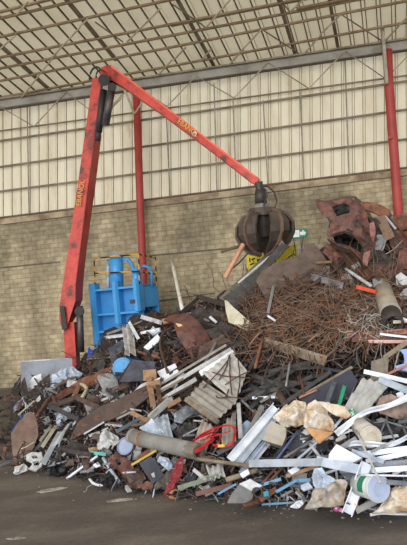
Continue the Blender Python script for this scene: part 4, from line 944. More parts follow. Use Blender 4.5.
lump('rust_brick', 'scrap piece', 'reddish block at the toe below the slate cabinet door', RUSTR, [(140, 486), (146, 481), (154, 483), (152, 490), (143, 490)], .45, .2, .04)
# ---- lids, pipe and sheets in the middle of the lower slope
ld = empty('round_lid', S(126, 446, .6), 'round pale blue-grey lid beside the open end of the grey pipe', 'lid')
lc = S(126.2, 446.5, .8); ln = ((CAM-lc).normalized()*0.8 + Vector((-.4, 0, .3))).normalized()
child('disc', tube([lc, lc+ln*.03], 8.3*mpp(126, 446), 28), M((166, 178, 206), (150, 160, 188), rough=.45, scale=2, bump=.05), ld)
child('rim', add_hollow(bmesh.new(), lc, lc+ln*.05, 8.5*mpp(126, 446), .02, 28), M((150, 158, 180)), ld)
gp = empty('grey_pipe', S(158, 443, .4), 'thick grey cement pipe lying across the lower slope', 'pipe')
PIPE = M((150, 148, 142), (130, 126, 120), rough=.75, scale=2.5, bump=.15)
p0, p1 = S(132.5, 437, .95), S(190, 450, 1.0); rr = 7.3*mpp(160, 444)
child('pipe_wall', add_hollow(bmesh.new(), p0, p1, rr, .045, 28), PIPE, gp, True)
child('collar', add_hollow(bmesh.new(), p0.lerp(p1, .17), p0.lerp(p1, .2), rr+.015, .02, 28), M((176, 124, 92)), gp)
child('socket', add_hollow(bmesh.new(), p0.lerp(p1, -.01), p0.lerp(p1, .03), rr+.015, .05, 28), PIPE, gp, True)
child('broken_end', add_hollow(bmesh.new(), p0.lerp(p1, .98), p0.lerp(p1, 1.14), rr*1.05, .06, 9), M((132, 124, 114), (104, 94, 86), rough=.85), gp)
sheet('corrugated_sheet', 'sheet metal', 'pale silver corrugated sheet standing behind the grey pipe', ALU, [(150, 420), (167, 412), (174, 441), (154, 441)], corr=3, amp=.025, lift=.8, crump=.05)
poly('folded_sheet', 'sheet metal', 'folded bluish-white sheet lying against the grey pipe', PLAST, [(140, 429), (152, 419), (160, 427), (167, 437), (150, 435)], .9, .08)
poly('bent_sheet', 'sheet metal', 'curled grey-blue metal sheet under the beige corrugated panel', STEELB, [(175, 414), (186, 407), (199, 414.5), (191, 419), (182, 425), (174, 423)], .85, .08, bulge=.12)
poly('black_sheet', 'sheet', 'crumpled black sheet behind the grey pipe', CHAR, [(174, 430), (186, 423), (196, 420), (199, 428), (193, 441), (177, 439)], .55, .12, sc=4)
bar('green_bar', 'bar', 'dark teal-grey bar below the broad rust-brown girder', M((86, 98, 104), (66, 76, 82)), (116, 432), (142, 417), 3, 'box', .85, .85)
bar('wood_batten', 'board', 'tan batten lying under the broad rust-brown girder', WOOD, (132, 413), (148, 421), 4, 'box', .85, .85)
poly('tin_strip', 'sheet metal', 'long narrow grey sheet with a pale edge between the pallet corner and the pipe', GREY, [(146, 418), (158, 407), (171, 396), (173, 400), (163, 410), (150, 422)], .95, .03)
bar('cream_lath', 'strip', 'pale edge strip on the long narrow grey sheet', CREAM, (148, 416), (170, 396), 1.6, 'flat', 1.02, 1.02)
bar('wood_batten', 'board', 'tan batten end poking out beneath the strips beside the beige panel', WOOD, (168, 406), (180, 399), 4, 'box', 1.0, 1.0)
bar('beige_slab', 'board', 'beige-topped flat tile above the long narrow grey sheet', BEIGE, (153, 404), (170, 394), 2.2, 'flat', 1.0, 1.0)
cab = empty('cabinet_door', S(152, 470, .4), 'slate-black cabinet door with a yellow strip along its top edge at the toe', 'cabinet door')
poly('door_leaf', '', '', SLATE, [(139, 463), (151, 456), (164, 475), (152.5, 484)], .75, .0, thick=.05, root=cab)
bar('yellow_trim', '', '', M((214, 188, 96), (190, 160, 70)), (131.5, 465), (156, 450.5), 2.0, 'box', .9, .9, root=cab)
poly('catch_plate', '', '', WHTD, [(151, 474), (154, 472), (155, 477), (152.5, 477)], .85, .0, thick=.03, root=cab)['label'] = 'pale catch plate'
bar('rust_bar', 'bar', 'rusty stick lying behind the yellow strip of the cabinet door', RUSTO, (138, 458), (152, 449), 4, 'box', .75, .75)
crumpled_bag('white_plastic', 'plastic sheet', 'crumpled white plastic below the grey pipe', PLAST, [(157, 461), (160, 457), (169, 458), (173, 466), (170, 473), (164, 467)], .75, .1, .06, 6)
poly('cloth_scrap', 'rag', 'grey-brown folded felt below the crumpled white plastic', M((96, 90, 84), (72, 68, 64), rough=.9), [(163, 472), (170, 466), (178, 476), (176, 488), (156, 490), (152, 486)], .5, .12, sc=4)
# strips and panels above
for k, (p0, p1, w, mm_, lab) in enumerate([((152, 389), (226, 345), 2.2, BEIGE, 'long thin beige lath running up beside the pale corrugated panel, uppermost of the bundle'), ((158, 392), (231, 349), 3.6, WHTD, 'long pale flat strip, second of the bundle beside the corrugated panel'), ((150, 398), (200, 369), 2.0, WOODG, 'grey wooden lath in the lower part of the bundle beside the corrugated panel'), ((166, 397), (196, 379), 4.0, WHTD, 'wide whitish strip lying close above the beige corrugated panel'), ((160, 402), (192, 385), 1.8, RUST, 'thin rusty bar in the bundle of laths'), ((200, 374), (234, 352), 5, WHT, 'broad white strip along the top edge of the pale corrugated panel')]):
    bar('long_strip', 'strip', lab, mm_, p0, p1, w, 'flat', .85+.04*k, .9, bend=.05)
PC = M((204, 202, 198), (184, 180, 174), rough=.6, scale=2, lo=.4, hi=.6, c3=(150, 138, 122))
sheet('roof_sheet', 'roof sheet', 'large pale corrugated roof sheet lying on the slope with wires across it', PC, [(197, 368), (232, 352), (247, 371), (236, 403)], corr=5, amp=.014, lifts=[1.05, 1.05, 1.0, 1.0], crump=.03)
sheet('roof_sheet', 'roof sheet', 'beige-grey corrugated roof sheet with a timber edge, lower than the pale one', M((172, 166, 158), (148, 142, 134), rough=.65, scale=2, c3=(122, 112, 102)), [(187, 398), (203, 381), (236, 402), (217, 420)], corr=4, amp=.022, lifts=[1.1, 1.1, 1.15, 1.15], crump=.02)
bar('weathered_timber', 'board', 'weathered timber along the lower edge of the beige-grey roof sheet', WOODG, (186, 399.5), (217, 421.5), 4.4, 'box', 1.1, 1.15)
for pts, lab in [([(203, 388), (213, 378), (226, 363), (230, 355)], 'thin brown wire rising diagonally over the pale roof sheet'), ([(212, 372), (224, 376), (238, 377), (250, 378)], 'thin brown wire lying level across the pale roof sheet'), ([(230, 357), (230, 376), (232, 395)], 'thin brown wire hanging straight down the pale roof sheet'), ([(219, 380), (226, 368), (229, 356)], 'short brown wire crossing the diagonal one on the pale roof sheet'), ([(216, 396), (219, 398), (230, 397), (245, 399)], 'brown wire at the joint of the two corrugated roof sheets'), ([(225, 385), (237, 377), (250, 371)], 'thin brown wire slanting over the far half of the pale roof sheet'), ([(238, 360), (240, 380), (237, 398)], 'thin wire looping down the far edge of the pale roof sheet'), ([(222, 399), (226, 396), (229, 389)], 'hooked bit of brown wire above the joint of the roof sheets')]:
    path('loose_wire', 'wire', lab, RUST, pts, 1.2, 1.25)
PK = M((206, 190, 182), (176, 160, 152), rough=.65, scale=2, c3=(140, 122, 112))
sheet('ribbed_sheet', 'roof sheet', 'pinkish ribbed panel hanging behind the red straps, nearer the pipe', PK, [(202, 420), (214, 427), (206, 452), (193, 445)], corr=3, amp=.03, lift=.8, crump=.03)
sheet('ribbed_sheet', 'roof sheet', 'brownish ribbed panel hanging behind the red straps, nearer the pale post', BEIGE, [(222, 428), (236, 409), (236, 440), (222, 446)], corr=3, amp=.03, lift=.8, crump=.03)
bar('pale_post', 'post', 'pale upright stick standing beneath the far corner of the roof sheet', WHTD, (238.5, 404), (240.5, 437), 3.8, 'box', .95, 1.0)
rs = empty('red_strap', S(212, 440, .4), 'tangle of bright red straps lying beside the broken end of the grey pipe', 'strap')
for pts, w in [([(192, 448), (194, 441), (203, 434), (216, 428), (229, 425.5), (235, 429), (234, 438), (232, 446)], 3.4), ([(195, 452), (204, 446), (212, 440), (214, 438)], 4.4), ([(213, 445), (222, 447), (232, 444)], 3), ([(206, 438), (212, 435), (219, 434), (220, 441), (213, 446)], 2), ([(193, 440), (203, 436), (218, 430)], 2.2), ([(200, 441), (211, 437), (231, 431)], 1.8)]:
    ribbon('strap_loop', '', '', REDP, pts, w*.72, 1.25, root=rs, amp=.03, wave=.9)
bar('yellow_tag', '', '', YEL, (218, 446), (225, 445.5), 2.4, 'flat', 1.3, 1.3, root=rs)
rn = poly('red_netting', 'net', 'long dark red net sack hanging from the pipe end down to the floor', M((150, 44, 54), (110, 34, 42), rough=.7, scale=14, lo=.45, hi=.55, c3=(150, 110, 110)), [(177, 462), (183, 457), (184.5, 466), (181, 479), (175, 490), (163, 498), (169, 485), (173, 474)], .9, .05, sc=6, bulge=.1)
tr = empty('tape_roll', S(174, 494, .2), 'small tan roll with a black core at the tip of the red net sack', 'roll')
tc_ = S(174, 494.5, .25); tn_ = Vector((.5, -.8, .3)).normalized()
child('outer_ring', add_hollow(bmesh.new(), tc_-tn_*.05, tc_+tn_*.06, .085, .03, 20), M((222, 160, 104), (196, 130, 84)), tr)
child('core', tube([tc_-tn_*.03, tc_+tn_*.065], .056, 16), BLACK, tr)
bar('dark_channel', 'channel', 'dark grey channel running under the red straps to the white channels', M((88, 92, 100), (66, 68, 74)), (217, 453), (258, 434), 4, 'U', .95, .95)
bar('lattice_bar', 'bar', 'grey ladder-like bar leaning above the bundle of white channels', GREY, (247, 436), (262, 407), 4.6, 'I', .9, .9)
poly('blue_sheet', 'panel', 'pale blue panel piece between the pale post and the grey ladder-like bar', M((150, 168, 188), (120, 138, 160)), [(241, 426), (247, 420), (253, 424), (248, 436), (242, 437)], .75, .03)
# bundle of white window channels
for k, (p0, p1, w, mm_, lab) in enumerate([((230, 460), (275, 407), 7.5, WHT, 'widest white channel of the bundle beneath the grey stone-like cushion'), ((238, 464), (279, 413), 6, ALU, 'bluish channel lying second in the white bundle'), ((245, 467), (280, 424), 5, M((176, 190, 212), (150, 164, 186), rough=.4, metal=.2), 'third, bluish-grey channel in the white bundle'), ((252, 463), (275, 434), 4.5, WHT, 'short white channel nearest the cushion in the white bundle'), ((240, 473), (262, 448), 3.6, ALU, 'thin silvery channel poking out beneath the white bundle')]):
    bar('window_channel', 'channel', lab, mm_, p0, p1, w, 'U', 1.15-.06*k, 1.15-.06*k)
bar('rust_stub', 'bar', 'short rust-brown round stub above the cream sack', RUST, (279, 394), (286, 406), 6.5, 'rod', 1.0, 1.0)
lump('grey_cushion', 'cushion', 'square greyish-beige padded block resting on the white channels', M((178, 170, 156), (154, 144, 128), rough=.85, scale=3), [(271, 420.5), (286, 428), (285.5, 437), (282, 445.5), (270, 442), (262, 439.5)], 1.35, .35, .03)
crumpled_bag('cream_sack', 'sack', 'crumpled cream sack lying above the square padded block', DIRTY, [(272, 418), (283, 409), (294, 401.5), (305, 403), (308, 411), (303, 424), (295, 427), (284, 427)], 1.25, .26, .1, 5)
crumpled_bag('dirty_sack', 'sack', 'large orange-stained folded sack in the middle of the lower slope', DIRTY, [(303, 427), (305, 416), (308, 405), (316, 401), (328, 412), (334, 424), (333, 431), (318, 430)], 1.3, .26, .1, 4)
poly('sack_flap', 'sack', 'beige folded flap lying over the dark box panel behind the orange-stained sack', DIRTY, [(317, 401.5), (331, 406), (344, 409), (351, 416), (346, 420), (336, 418), (326, 411)], 1.45, .06, bulge=.08)
poly('sack_corner', 'sack', 'orange triangular corner of cardboard under the stained sack', M((206, 160, 112), (180, 130, 88), rough=.8), [(305, 428), (333, 432), (327, 438), (319, 443.5)], 1.15, .03)
# ---- lower slope nearest the camera: the pale metal and plastic
poly('truck_body_sheet', 'panel', 'large slate-blue box panel standing in the dark hollow behind the orange-stained sack', M((60, 63, 78), (50, 52, 66), rough=.55, scale=1.5, bump=.05), [(300, 397), (328, 382), (350, 369), (358, 381), (350, 397), (336, 408), (304, 411)], .75, .0, thick=.06)
bar('brown_strip', 'strip', 'brown strip along the top of the slate-blue box panel', WOODG, (300, 397), (352, 367), 2.6, 'box', .85, .85)
bar('steel_post', 'channel', 'light steel post standing against the slate-blue box panel', STEELB, (326, 404), (334.5, 382), 4, 'U', 1.05, 1.05)
bar('green_post', 'strip', 'bright green strip standing against the slate-blue box panel', M((66, 186, 140), (50, 160, 120)), (339, 405), (344.5, 386), 3.2, 'U', 1.05, 1.05)
sheet('corrugated_offcut', 'roof sheet', 'pale grey corrugated sheet slanting down beside the green strip', M((196, 196, 194), (174, 172, 168), rough=.65, scale=2.5), [(362, 379), (389, 384), (363, 417), (344, 407)], corr=4, amp=.03, lift=1.2, crump=.03)
poly('concrete_slab', 'sheet', 'rough grey-brown hanging mat in the dark hollow above the white bar', M((140, 130, 118), (112, 102, 92), rough=.9, scale=6), [(371.5, 361), (388.5, 356), (388, 379), (370, 381)], .95, .04, thick=.05)
bar('webbing', 'strap', 'tan strap running up from the grey-brown hanging mat to the edge', M((158, 142, 124), (130, 116, 100)), (384, 358), (410, 340), 4.4, 'flat', .95, .95)
pch = empty('plastic_chair', S(403, 360, .5), 'pale blue plastic chair back cut by the frame edge under the tan strap', 'chair')
PCH = M((150, 174, 220), (130, 154, 204), rough=.4, scale=2, bump=.05)
poly('backrest', '', '', PCH, [(400, 350), (411, 348), (411, 367), (403, 366), (404.5, 360), (403.5, 354)], 1.1, .02, root=pch, thick=.04)
poly('seat_edge', '', '', PCH, [(395.5, 366), (403, 364), (411, 366), (411, 372), (402, 370), (396.5, 370)], 1.15, .01, root=pch, thick=.05)
path('wire_loop', 'wire', 'grey wire loop hanging beside the pale blue plastic chair', W4, [(394, 372), (396, 362), (399, 352), (401, 350)], 1.0, 1.1)
bar('white_bar', 'bar', 'long white bar sticking out from the dark hollow to the frame edge', WHT, (364.5, 371.5), (411, 382), 4, 'box', 1.35, 1.4)
bar('white_bar', 'channel', 'broad pale grey channel running parallel just below the long white bar', ALU, (379, 379), (411, 392), 6, 'U', 1.3, 1.35)
bar('rust_rod', 'rod', 'reddish rod rising behind the long white bar', PINKR, (386, 375), (410, 364), 2.4, 'rod', 1.2, 1.2)
# dark sticks in the hollow
gs = [((225, 372), (262, 392)), ((240, 402), (300, 366)), ((248, 396), (292, 385)), ((250, 408), (276, 383)), ((262, 400), (312, 376)), ((255, 376), (300, 392)), ((268, 372), (310, 362)), ((286, 402), (330, 372))]
lab8 = ['dark grey-green bar under the far corner of the pale roof sheet', 'long dark grey-green bar rising through the hollow above the white channels', 'dark grey-green bar lying nearly level above the white channels', 'short steep dark bar near the pale post', 'long dark bar rising toward the slate-blue box panel', 'dark bar sloping down toward the rust-brown stub', 'dark bar lying level beneath the tan board', 'dark bar lying along the edge of the slate-blue box panel']
for k, ((p0, p1), lb) in enumerate(zip(gs, lab8)):
    bar('dark_bar', 'bar', lb, M((78, 78, 76), (58, 58, 58), rough=.6), p0, p1, 3.6, ['L', 'box', 'U'][k % 3], .6+.05*k, .65)
for p0, p1, lb, mm_ in [((262, 385), (268, 366), 'thin rusty upright rod in the hollow below the tan board', RUST), ((304, 394), (300, 376), 'short reddish upright rod beside the slate-blue box panel', RUSTR), ((299, 398), (317, 390), 'rust-pink rod lying at the foot of the slate-blue box panel', PINKR), ((286, 386), (290, 362), 'thin grey upright rod below the tan board', GREY), ((276, 398), (282, 370), 'bent brown rod hanging below the snarl', RUST)]:
    bar('upright_rod', 'rod', lb, mm_, p0, p1, 2.0, 'rod', .95, .95)
# under the sacks
for p0, p1, w, lb, mm_ in [((277, 459), (297, 432), 2.2, 'slim blue-grey rod under the square padded block', M((110, 124, 176), (84, 92, 130))), ((271, 480), (312, 436), 2.6, 'rusty rod slanting up beneath the orange-stained sack', RUST), ((284, 458), (312, 441), 3, 'grey angle under the orange cardboard corner', STEELB), ((262, 484), (290, 452), 2.4, 'dark reddish rod crossing the long pale beam', RUSTR), ((296, 461), (322, 438), 2.6, 'light grey rod running up to the stained sack', ALU), ((310, 444), (322, 460), 3, 'pale short post beside the white box panel', WHTD)]:
    bar('slanted_rod', 'rod', lb, mm_, p0, p1, w, 'rod', 1.0, 1.0)
poly('dark_sheet', 'sheet metal', 'long dark shadow-grey sheet lying under the cream sack', M((70, 74, 86), (52, 54, 62)), [(284, 446), (303, 430), (330, 440), (326, 452), (296, 456)], .7, .06)
bar('pale_beam', 'beam', 'long pale grey beam lying level across the near slope', M((176, 184, 194), (150, 156, 166), rough=.5), (250, 463.5), (330, 462), 6.6, 'box', 1.25, 1.3)
bar('pale_beam', 'beam', 'second pale grey beam continuing down to the standing white channel', ALU, (318, 461), (362, 470), 8, 'box', 1.3, 1.35)
bar('timber', 'board', 'brown pole lying level under the bundle of white channels', WOODG, (196, 459), (252, 466), 3.6, 'rod', 1.1, 1.15)
poly('white_box_sheet', 'panel', 'bright white flat box panel in the near slope above the standing white channel', WHT, [(336.5, 444), (362, 458), (352, 463), (328.5, 460), (329, 454)], 1.45, .0, thick=.06)
wc_ = empty('standing_channel', S(355, 490, .4), 'white metal channel standing on the floor left of the paint bucket', 'channel')
bar('web', '', '', WHT, (366.5, 463), (347.5, 513), 9.5, 'U', 1.5, .55, root=wc_)
# the buckets
def bucket(px0, px1, rpx, lift0, lift1, label, band, mat):
    a, b = S(*px0, lift0), S(*px1, lift1); r = rpx*mpp(*px1); e = empty('paint_bucket', (a+b)/2, label, 'bucket')
    child('bucket_wall', tube([a, b], r*.9, 28, r1=r), mat, e, True)
    child('rim', add_hollow(bmesh.new(), a.lerp(b, .9), a.lerp(b, 1.0), r*1.07, r*.1, 28), mat, e)
    lidm = M((190, 202, 226), (172, 184, 210), rough=.45, scale=2, bump=.05)
    ld_ = child('lid', tube([b, a.lerp(b, 1.04)], r*1.0, 28), lidm if band else M((206, 198, 182), (180, 170, 150)), e)
    child('lid_ring', add_hollow(bmesh.new(), a.lerp(b, 1.03), a.lerp(b, 1.06), r*.55, r*.06, 24), lidm if band else CREAM, ld_)
    if band:
        # printed label wrapped on the visible side
        ax, s, u = frame_of(b-a); bm = bmesh.new(); rows = []
        v = (CAM-a).normalized(); v = (v - ax*v.dot(ax)).normalized(); w_ = ax.cross(v)
        for i in range(11):
            t = -1.0 + 1.6*i/10
            d_ = v*math.cos(t) + w_*math.sin(t)
            rows.append([bm.verts.new(a.lerp(b, f) + d_*(r*(.9+.1*f)+.006)) for f in (.42, .72)])
        for p, q in zip(rows, rows[1:]): bm.faces.new((p[0], q[0], q[1], p[1]))
        child('label_print', bm, GREEN, e, label='green printed band')
    return e
BKT = M((226, 230, 228), (204, 208, 206), rough=.4, scale=2, bump=.05)
bucket((359.5, 484.5), (378.5, 488.5), 11.2, 1.0, 1.25, 'large white paint bucket lying on its side with a pale blue lid facing out', True, BKT)
bucket((360, 426), (371, 437), 9.0, 1.15, 1.45, 'dented cream-white bucket on the slope above the white sheets', False, M((216, 212, 204), (190, 182, 168), rough=.5, scale=3))
poly('bucket_lid', 'lid', 'white plastic lid scrap with a green edge behind the dented bucket', M((226, 230, 228), (40, 140, 110), rough=.5, scale=7, lo=.45, hi=.5), [(346, 411), (353, 408), (359, 415), (352, 418)], 1.3, .02)
bar('thin_pole', 'rod', 'slim pale pole slanting down onto the lid of the white paint bucket', M((206, 204, 200), (170, 168, 164)), (356, 430), (380.5, 483), 2.0, 'rod', 1.6, 1.55)
bar('white_rod', 'rod', 'thin white rod lying level above the white paint bucket', WHT, (361, 475), (411, 476), 1.8, 'rod', 1.5, 1.5)
ribbon('white_flange', 'strip', 'long crumpled white plastic strip running across to the frame edge above the dented bucket', WHT, [(336, 434), (346, 426), (356, 418), (368, 411), (384, 407), (398, 402), (412, 395)], 6.5, 1.4)
poly('stained_sheet', 'sheet', 'brown stained sheet with dark mottling behind the crumpled white strip', M((168, 142, 130), (128, 110, 102), rough=.8, scale=4, lo=.36, hi=.52, c3=(70, 62, 60)), [(380, 398), (391, 394), (411, 402), (411, 420), (396, 418), (380, 413), (376, 408)], 1.1, .07)
lump('white_debris', 'scrap piece', 'small white chunk by the frame edge above the brown stained sheet', WHT, [(396, 393), (402, 391), (405, 396), (399, 399)], 1.2, .1, .05)
fr = empty('chair_frame', S(388, 430, .6), 'thin grey folding metal frame standing open beside the dented bucket', 'metal frame')
for a_, b_2 in [((378, 439), (385.5, 421)), ((386, 421), (395, 441)), ((385, 421), (411, 429)), ((403, 427), (409, 441)), ((373, 423), (386, 421))]:
    bar('frame_tube', '', '', STEELB, a_, b_2, 1.7, 'rod', 1.35, 1.35, root=fr)
poly('dark_sheet', 'sheet metal', 'black sheet in the gap inside the folding metal frame', BLACK, [(372, 420), (411, 428), (411, 440), (378, 438)], .9, .05)
ribbon('plastic_roll', 'plastic sheet', 'rumpled white plastic band crossing to the edge below the folding metal frame', WHT, [(344, 446), (356, 443), (372, 444), (388, 445), (400, 441), (412, 434)], 5.2, 1.35)
for k, (p0, p1, w, mm_, lb) in enumerate([((356, 455), (411, 448), 4.6, ALU, 'silvery plank lying first below the rumpled white band'), ((366, 462), (411, 452), 4.4, WHT, 'white plank second below the rumpled white band'), ((364, 466), (411, 462), 4.8, STEELB, 'grey-blue plank third below the rumpled white band'), ((362, 471), (411, 468), 4.6, ALU, 'silvery plank fourth below the rumpled white band, above the thin white rod'), ((376, 481), (411, 484), 4, STEELB, 'grey-blue plank just beneath the thin white rod'), ((352, 451), (384, 462), 3.6, PLAST, 'bluish plank crossing toward the bright white box panel'), ((371, 452), (394, 441), 2.4, GREY, 'thin grey bar slanting across the planks'), ((338, 449), (356, 438), 3.4, GREY, 'grey bar lying behind the bright white box panel')]):
    bar('plank', 'board', lb, mm_, p0, p1, w, ['L', 'flat', 'U', 'box'][k % 4], 1.15+.03*k, 1.2+.03*k)
crumpled_bag('crushed_sack', 'sack', 'crushed dirty grey-tan sack on the floor left of the standing white channel', M((196, 190, 182), (168, 152, 132), rough=.7, scale=4, lo=.4, hi=.58, c3=(140, 112, 84)), [(305, 509), (311, 497), (318, 487), (326, 482), (338, 480), (347, 484), (346, 494), (343, 505), (330, 507), (316, 509)], .9, .3, .12, 4.5)
crumpled_bag('plastic_bag', 'plastic bag', 'bluish-white crumpled plastic bag on top of the crushed grey-tan sack', PLAST, [(312, 482), (314, 470), (322, 467), (328, 474), (336, 481), (326, 486), (318, 492)], 1.15, .18, .09, 6)
crumpled_bag('dirty_cloth', 'sack', 'large dirty orange-stained cloth spread on the floor in the near corner', DIRTY, [(372, 514), (380, 507), (387, 498), (393, 488), (400, 485), (413, 489), (413, 512), (398, 513), (384, 513)], .8, .25, .1, 4.5)
ribbon('cloth_strip', 'cloth', 'white hem trailing along the floor edge of the large dirty cloth', WHT, [(370, 515, .3), (382, 513.5, .3), (396, 514, .3), (411, 514, .3)], 3, .3)
bar('grey_offcut', 'channel', 'grey ribbed channel offcut on the floor below the white paint bucket', GREY, (356, 511), (378, 500), 5.5, 'U', .6, .7)
lump('pink_packet', 'packet', 'small magenta and white packet at the foot of the standing white channel', M((196, 80, 150), (232, 214, 226), scale=9, lo=.48, hi=.52), [(334, 507), (343, 508), (342.5, 511.5), (334, 511)], .4, .06, .01)
lump('orange_scrap', 'scrap piece', 'small orange-red scrap beside the foot of the standing white channel', M((230, 150, 90), (200, 80, 60)), [(354, 502), (357.5, 501), (358, 507), (355, 508)], .7, .06, .02)
crumpled_bag('paper_scrap', 'paper', 'crumpled white paper on the floor at the tip of the pale blue strip', WHT, [(290, 507), (295, 502), (303, 500), (304, 504), (297, 509)], .4, .06, .05, 9)
# machine housing and blue painted bars
hz = empty('metal_housing', S(245, 494, .3), 'grey metal housing with a chipped white top lying at the toe', 'housing')
poly('front', '', '', M((120, 120, 120), (92, 92, 90), rough=.5, scale=3), [(227, 503), (232, 493), (239.5, 484.5), (255, 491), (252, 499), (245, 503)], .95, .012, thick=.04, root=hz, lim=.08)
poly('top', '', '', M((222, 226, 232), (190, 190, 190), rough=.45, scale=5, c3=(130, 96, 80)), [(239, 484), (250, 479), (262, 486), (258, 489), (254, 491.5)], 1.05, .02, thick=.05, root=hz)
child('outlet', add_hollow(bmesh.new(), S(255, 491.5, .8), S(258, 492.5, 1.05), .075, .02, 18), CHAR, hz)
el = empty('pipe_elbow', S(250, 501, .3), 'rust-brown pipe elbow lying before the grey metal housing', 'pipe')
child('bend', add_hollow(bmesh.new(), S(243.5, 502, .55), S(256, 499, .6), .085, .012, 18), RUSTO, el)
child('outlet', add_hollow(bmesh.new(), S(255.5, 500, .62), S(259, 491, .85), .085, .012, 18), RUST, el)
for k, (p0, p1, w, lb) in enumerate([((258, 486), (281, 479), 3.6, 'blue painted bar running up from the grey metal housing'), ((276, 492), (297, 480), 3.4, 'blue painted bar in the middle, ending near the long pale beam'), ((262, 504.5), (294, 502.5), 2.6, 'pale blue strip lying on the floor in front of the pipe elbow'), ((297, 480.5), (311, 480), 4, 'short bright blue bar next to the bluish-white bag'), ((218, 494), (236, 484), 2.4, 'blue painted bar poking out behind the grey metal housing')]):
    bar('blue_bar', 'bar', lb, M((84, 162, 208), (104, 140, 164), rough=.55, scale=6, lo=.38, hi=.55, c3=(140, 118, 104)), p0, p1, w*.75, 'box', .95 if k != 2 else .3, 1.0 if k != 2 else .3)
bar('green_beam', 'beam', 'green-grey timber beam slanting up from the tan roll along the toe', M((128, 138, 122), (110, 104, 88), rough=.8, scale=4), (178, 488), (224, 474), 4, 'box', .85, .85)
bar('brown_beam', 'beam', 'brown beam lying at the toe below the green-grey timber', RUSTR, (196, 494), (232, 485), 4.4, 'box', .7, .7)
bar('white_lath', 'strip', 'pale slat pointing down above the green-grey timber', WHTD, (194, 470), (206, 480), 3.2, 'box', .9, .9)
bar('grey_log', 'board', 'grey-tan log lying level over the grey metal housing', WOODG, (226, 480), (258, 470), 5, 'rod', .95, .95)
sheet('ribbed_offcut', 'roof sheet', 'small crumpled whitish ribbed sheet below the red straps', WHTD, [(206, 467), (222, 462), (226, 477), (212, 482)], corr=3, amp=.03, lift=.85, crump=.07)
poly('white_flap', 'sheet metal', 'small white flap under the bundle of white channels', WHT, [(240, 474), (248, 469), (250, 474), (243, 478)], 1.05, .03)
bar('brown_stub', 'beam', 'short brown beam end behind the pipe elbow', RUSTO, (260, 500), (276, 489), 4.6, 'box', .8, .85)
lump('teal_scrap', 'scrap piece', 'small teal scrap above the pipe elbow', M((60, 150, 170), (50, 120, 140)), [(263, 492), (268, 490), (269, 496), (264, 497)], 1.0, .06, .02)
poly('white_drape', 'plastic sheet', 'small pale plastic sheet above the short bright blue bar', PLAST, [(298, 486), (309, 482), (314, 488), (304, 491)], .95, .06, sc=5)
bar('tan_stick', 'board', 'tan stick running level above the short bright blue bar', WOOD, (286, 476), (318, 466), 3, 'box', 1.0, 1.05)
poly('white_tin', 'sheet metal', 'small white tin piece beneath the long pale beam', WHT, [(288, 471), (296, 466), (300, 470), (292, 475)], 1.1, .04)
poly('floor_shard', 'scrap piece', 'small dark shard lying alone on the floor before the cabinet door', CHAR, [(136, 495), (140, 493), (146, 495), (143, 497), (137, 497.5)], .12, .02)
bar('floor_rod', 'rod', 'thin dark rod lying on the floor in the near corner', RUSTD, (320, 514), (352, 523), 1.2, 'rod', .12, .12)
bar('grey_rail', 'rail', 'pale grey rail lying on the floor at the far low end', STEELB, (-4, 466), (14, 460), 3, 'L', .3, .3)
# chalky streaks of spilled powder on the floor
def spill(pts, label):
    bm = bmesh.new(); top = []
    for x, y in pts:
        p = P(x, y, ground_depth(x, y)); p.z = .006; top.append(bm.verts.new(p))
    bm.faces.new(top); thicken(bm, .01, Vector((0, 0, 1)))
    tag(link('powder_spill', bm, M((196, 190, 182), (132, 122, 112), rough=.9, scale=7, lo=.4, hi=.6)), label, 'spill', kind='stuff')
spill([(36, 492), (44, 489.5), (62, 487), (68, 487.8), (54, 491), (42, 493)], 'pale powder streak on the floor before the low end of the heap')
spill([(106, 501), (118, 499), (133, 498.3), (133, 499.8), (120, 501.5), (108, 502.5)], 'pale powder streak on the floor before the black bundle')
spill([(6, 539), (20, 537), (26, 538), (14, 540)], 'pale powder smudge on the bare floor near the bottom edge')
# ================================================================ COUNTLESS-LOOKING BUT COUNTABLE: loose pieces all over the heap
def scatter(kind, n, zone, mats, label, group, cat, seed, wl=(8, 26), ww=(1.6, 4.5), ang=None, lift=(.35, .8), secs=('box', 'L', 'U', 'flat')):
    rnd = random.Random(seed); k = 0; tries = 0
    while k < n and tries < n*30:
        tries += 1
        x = rnd.uniform(zone[0], zone[1]); y = rnd.uniform(zone[2], zone[3])
        yc, dc = interp(CREST, x); yt, = interp(TOE, x)
        if y < yc+4 or y > yt-3: continue
        a = rnd.uniform(0, PI) if ang is None else rnd.gauss(ang, .45); L_ = rnd.uniform(*wl); mt = rnd.choice(mats); l0 = rnd.uniform(*lift)
        dx, dy = math.cos(a)*L_/2, math.sin(a)*L_/2
        if y+abs(dy) > yt: continue
        if kind == 'plate':
            w = L_*rnd.uniform(.3, .6); nx, ny = -math.sin(a)*w/2, math.cos(a)*w/2; j = lambda: rnd.uniform(-.15, .15)*L_
            pts = [(x-dx+nx+j(), y-dy+ny+j()), (x+nx*1.3+j(), y+ny*1.3), (x+dx+nx+j(), y+dy+ny+j()), (x+dx-nx+j(), y+dy-ny), (x-dx-nx+j(), y-dy-ny+j())]
            poly('scrap_plate', cat, label, mt, pts, l0, .08, sc=3, face=rnd.uniform(.1, .7), group=group, thick=.025)
        elif kind == 'bar':
            bar('scrap_bar', cat, label, mt, (x-dx, y-dy), (x+dx, y+dy), rnd.uniform(*ww), rnd.choice(secs), l0, l0+rnd.uniform(-.2, .2), twist=rnd.uniform(-.6, .6), bend=rnd.uniform(-.08, .08), group=group)
        k += 1
scatter('plate', 26, (75, 235, 300, 400), [RUST, RUSTD, RUSTR, CHAR, BROWN], 'bent rusty plate among the dark scrap between the blue machine and the cream panel', 'rusty plates of the upper slope', 'steel plate', 21, wl=(6, 17))
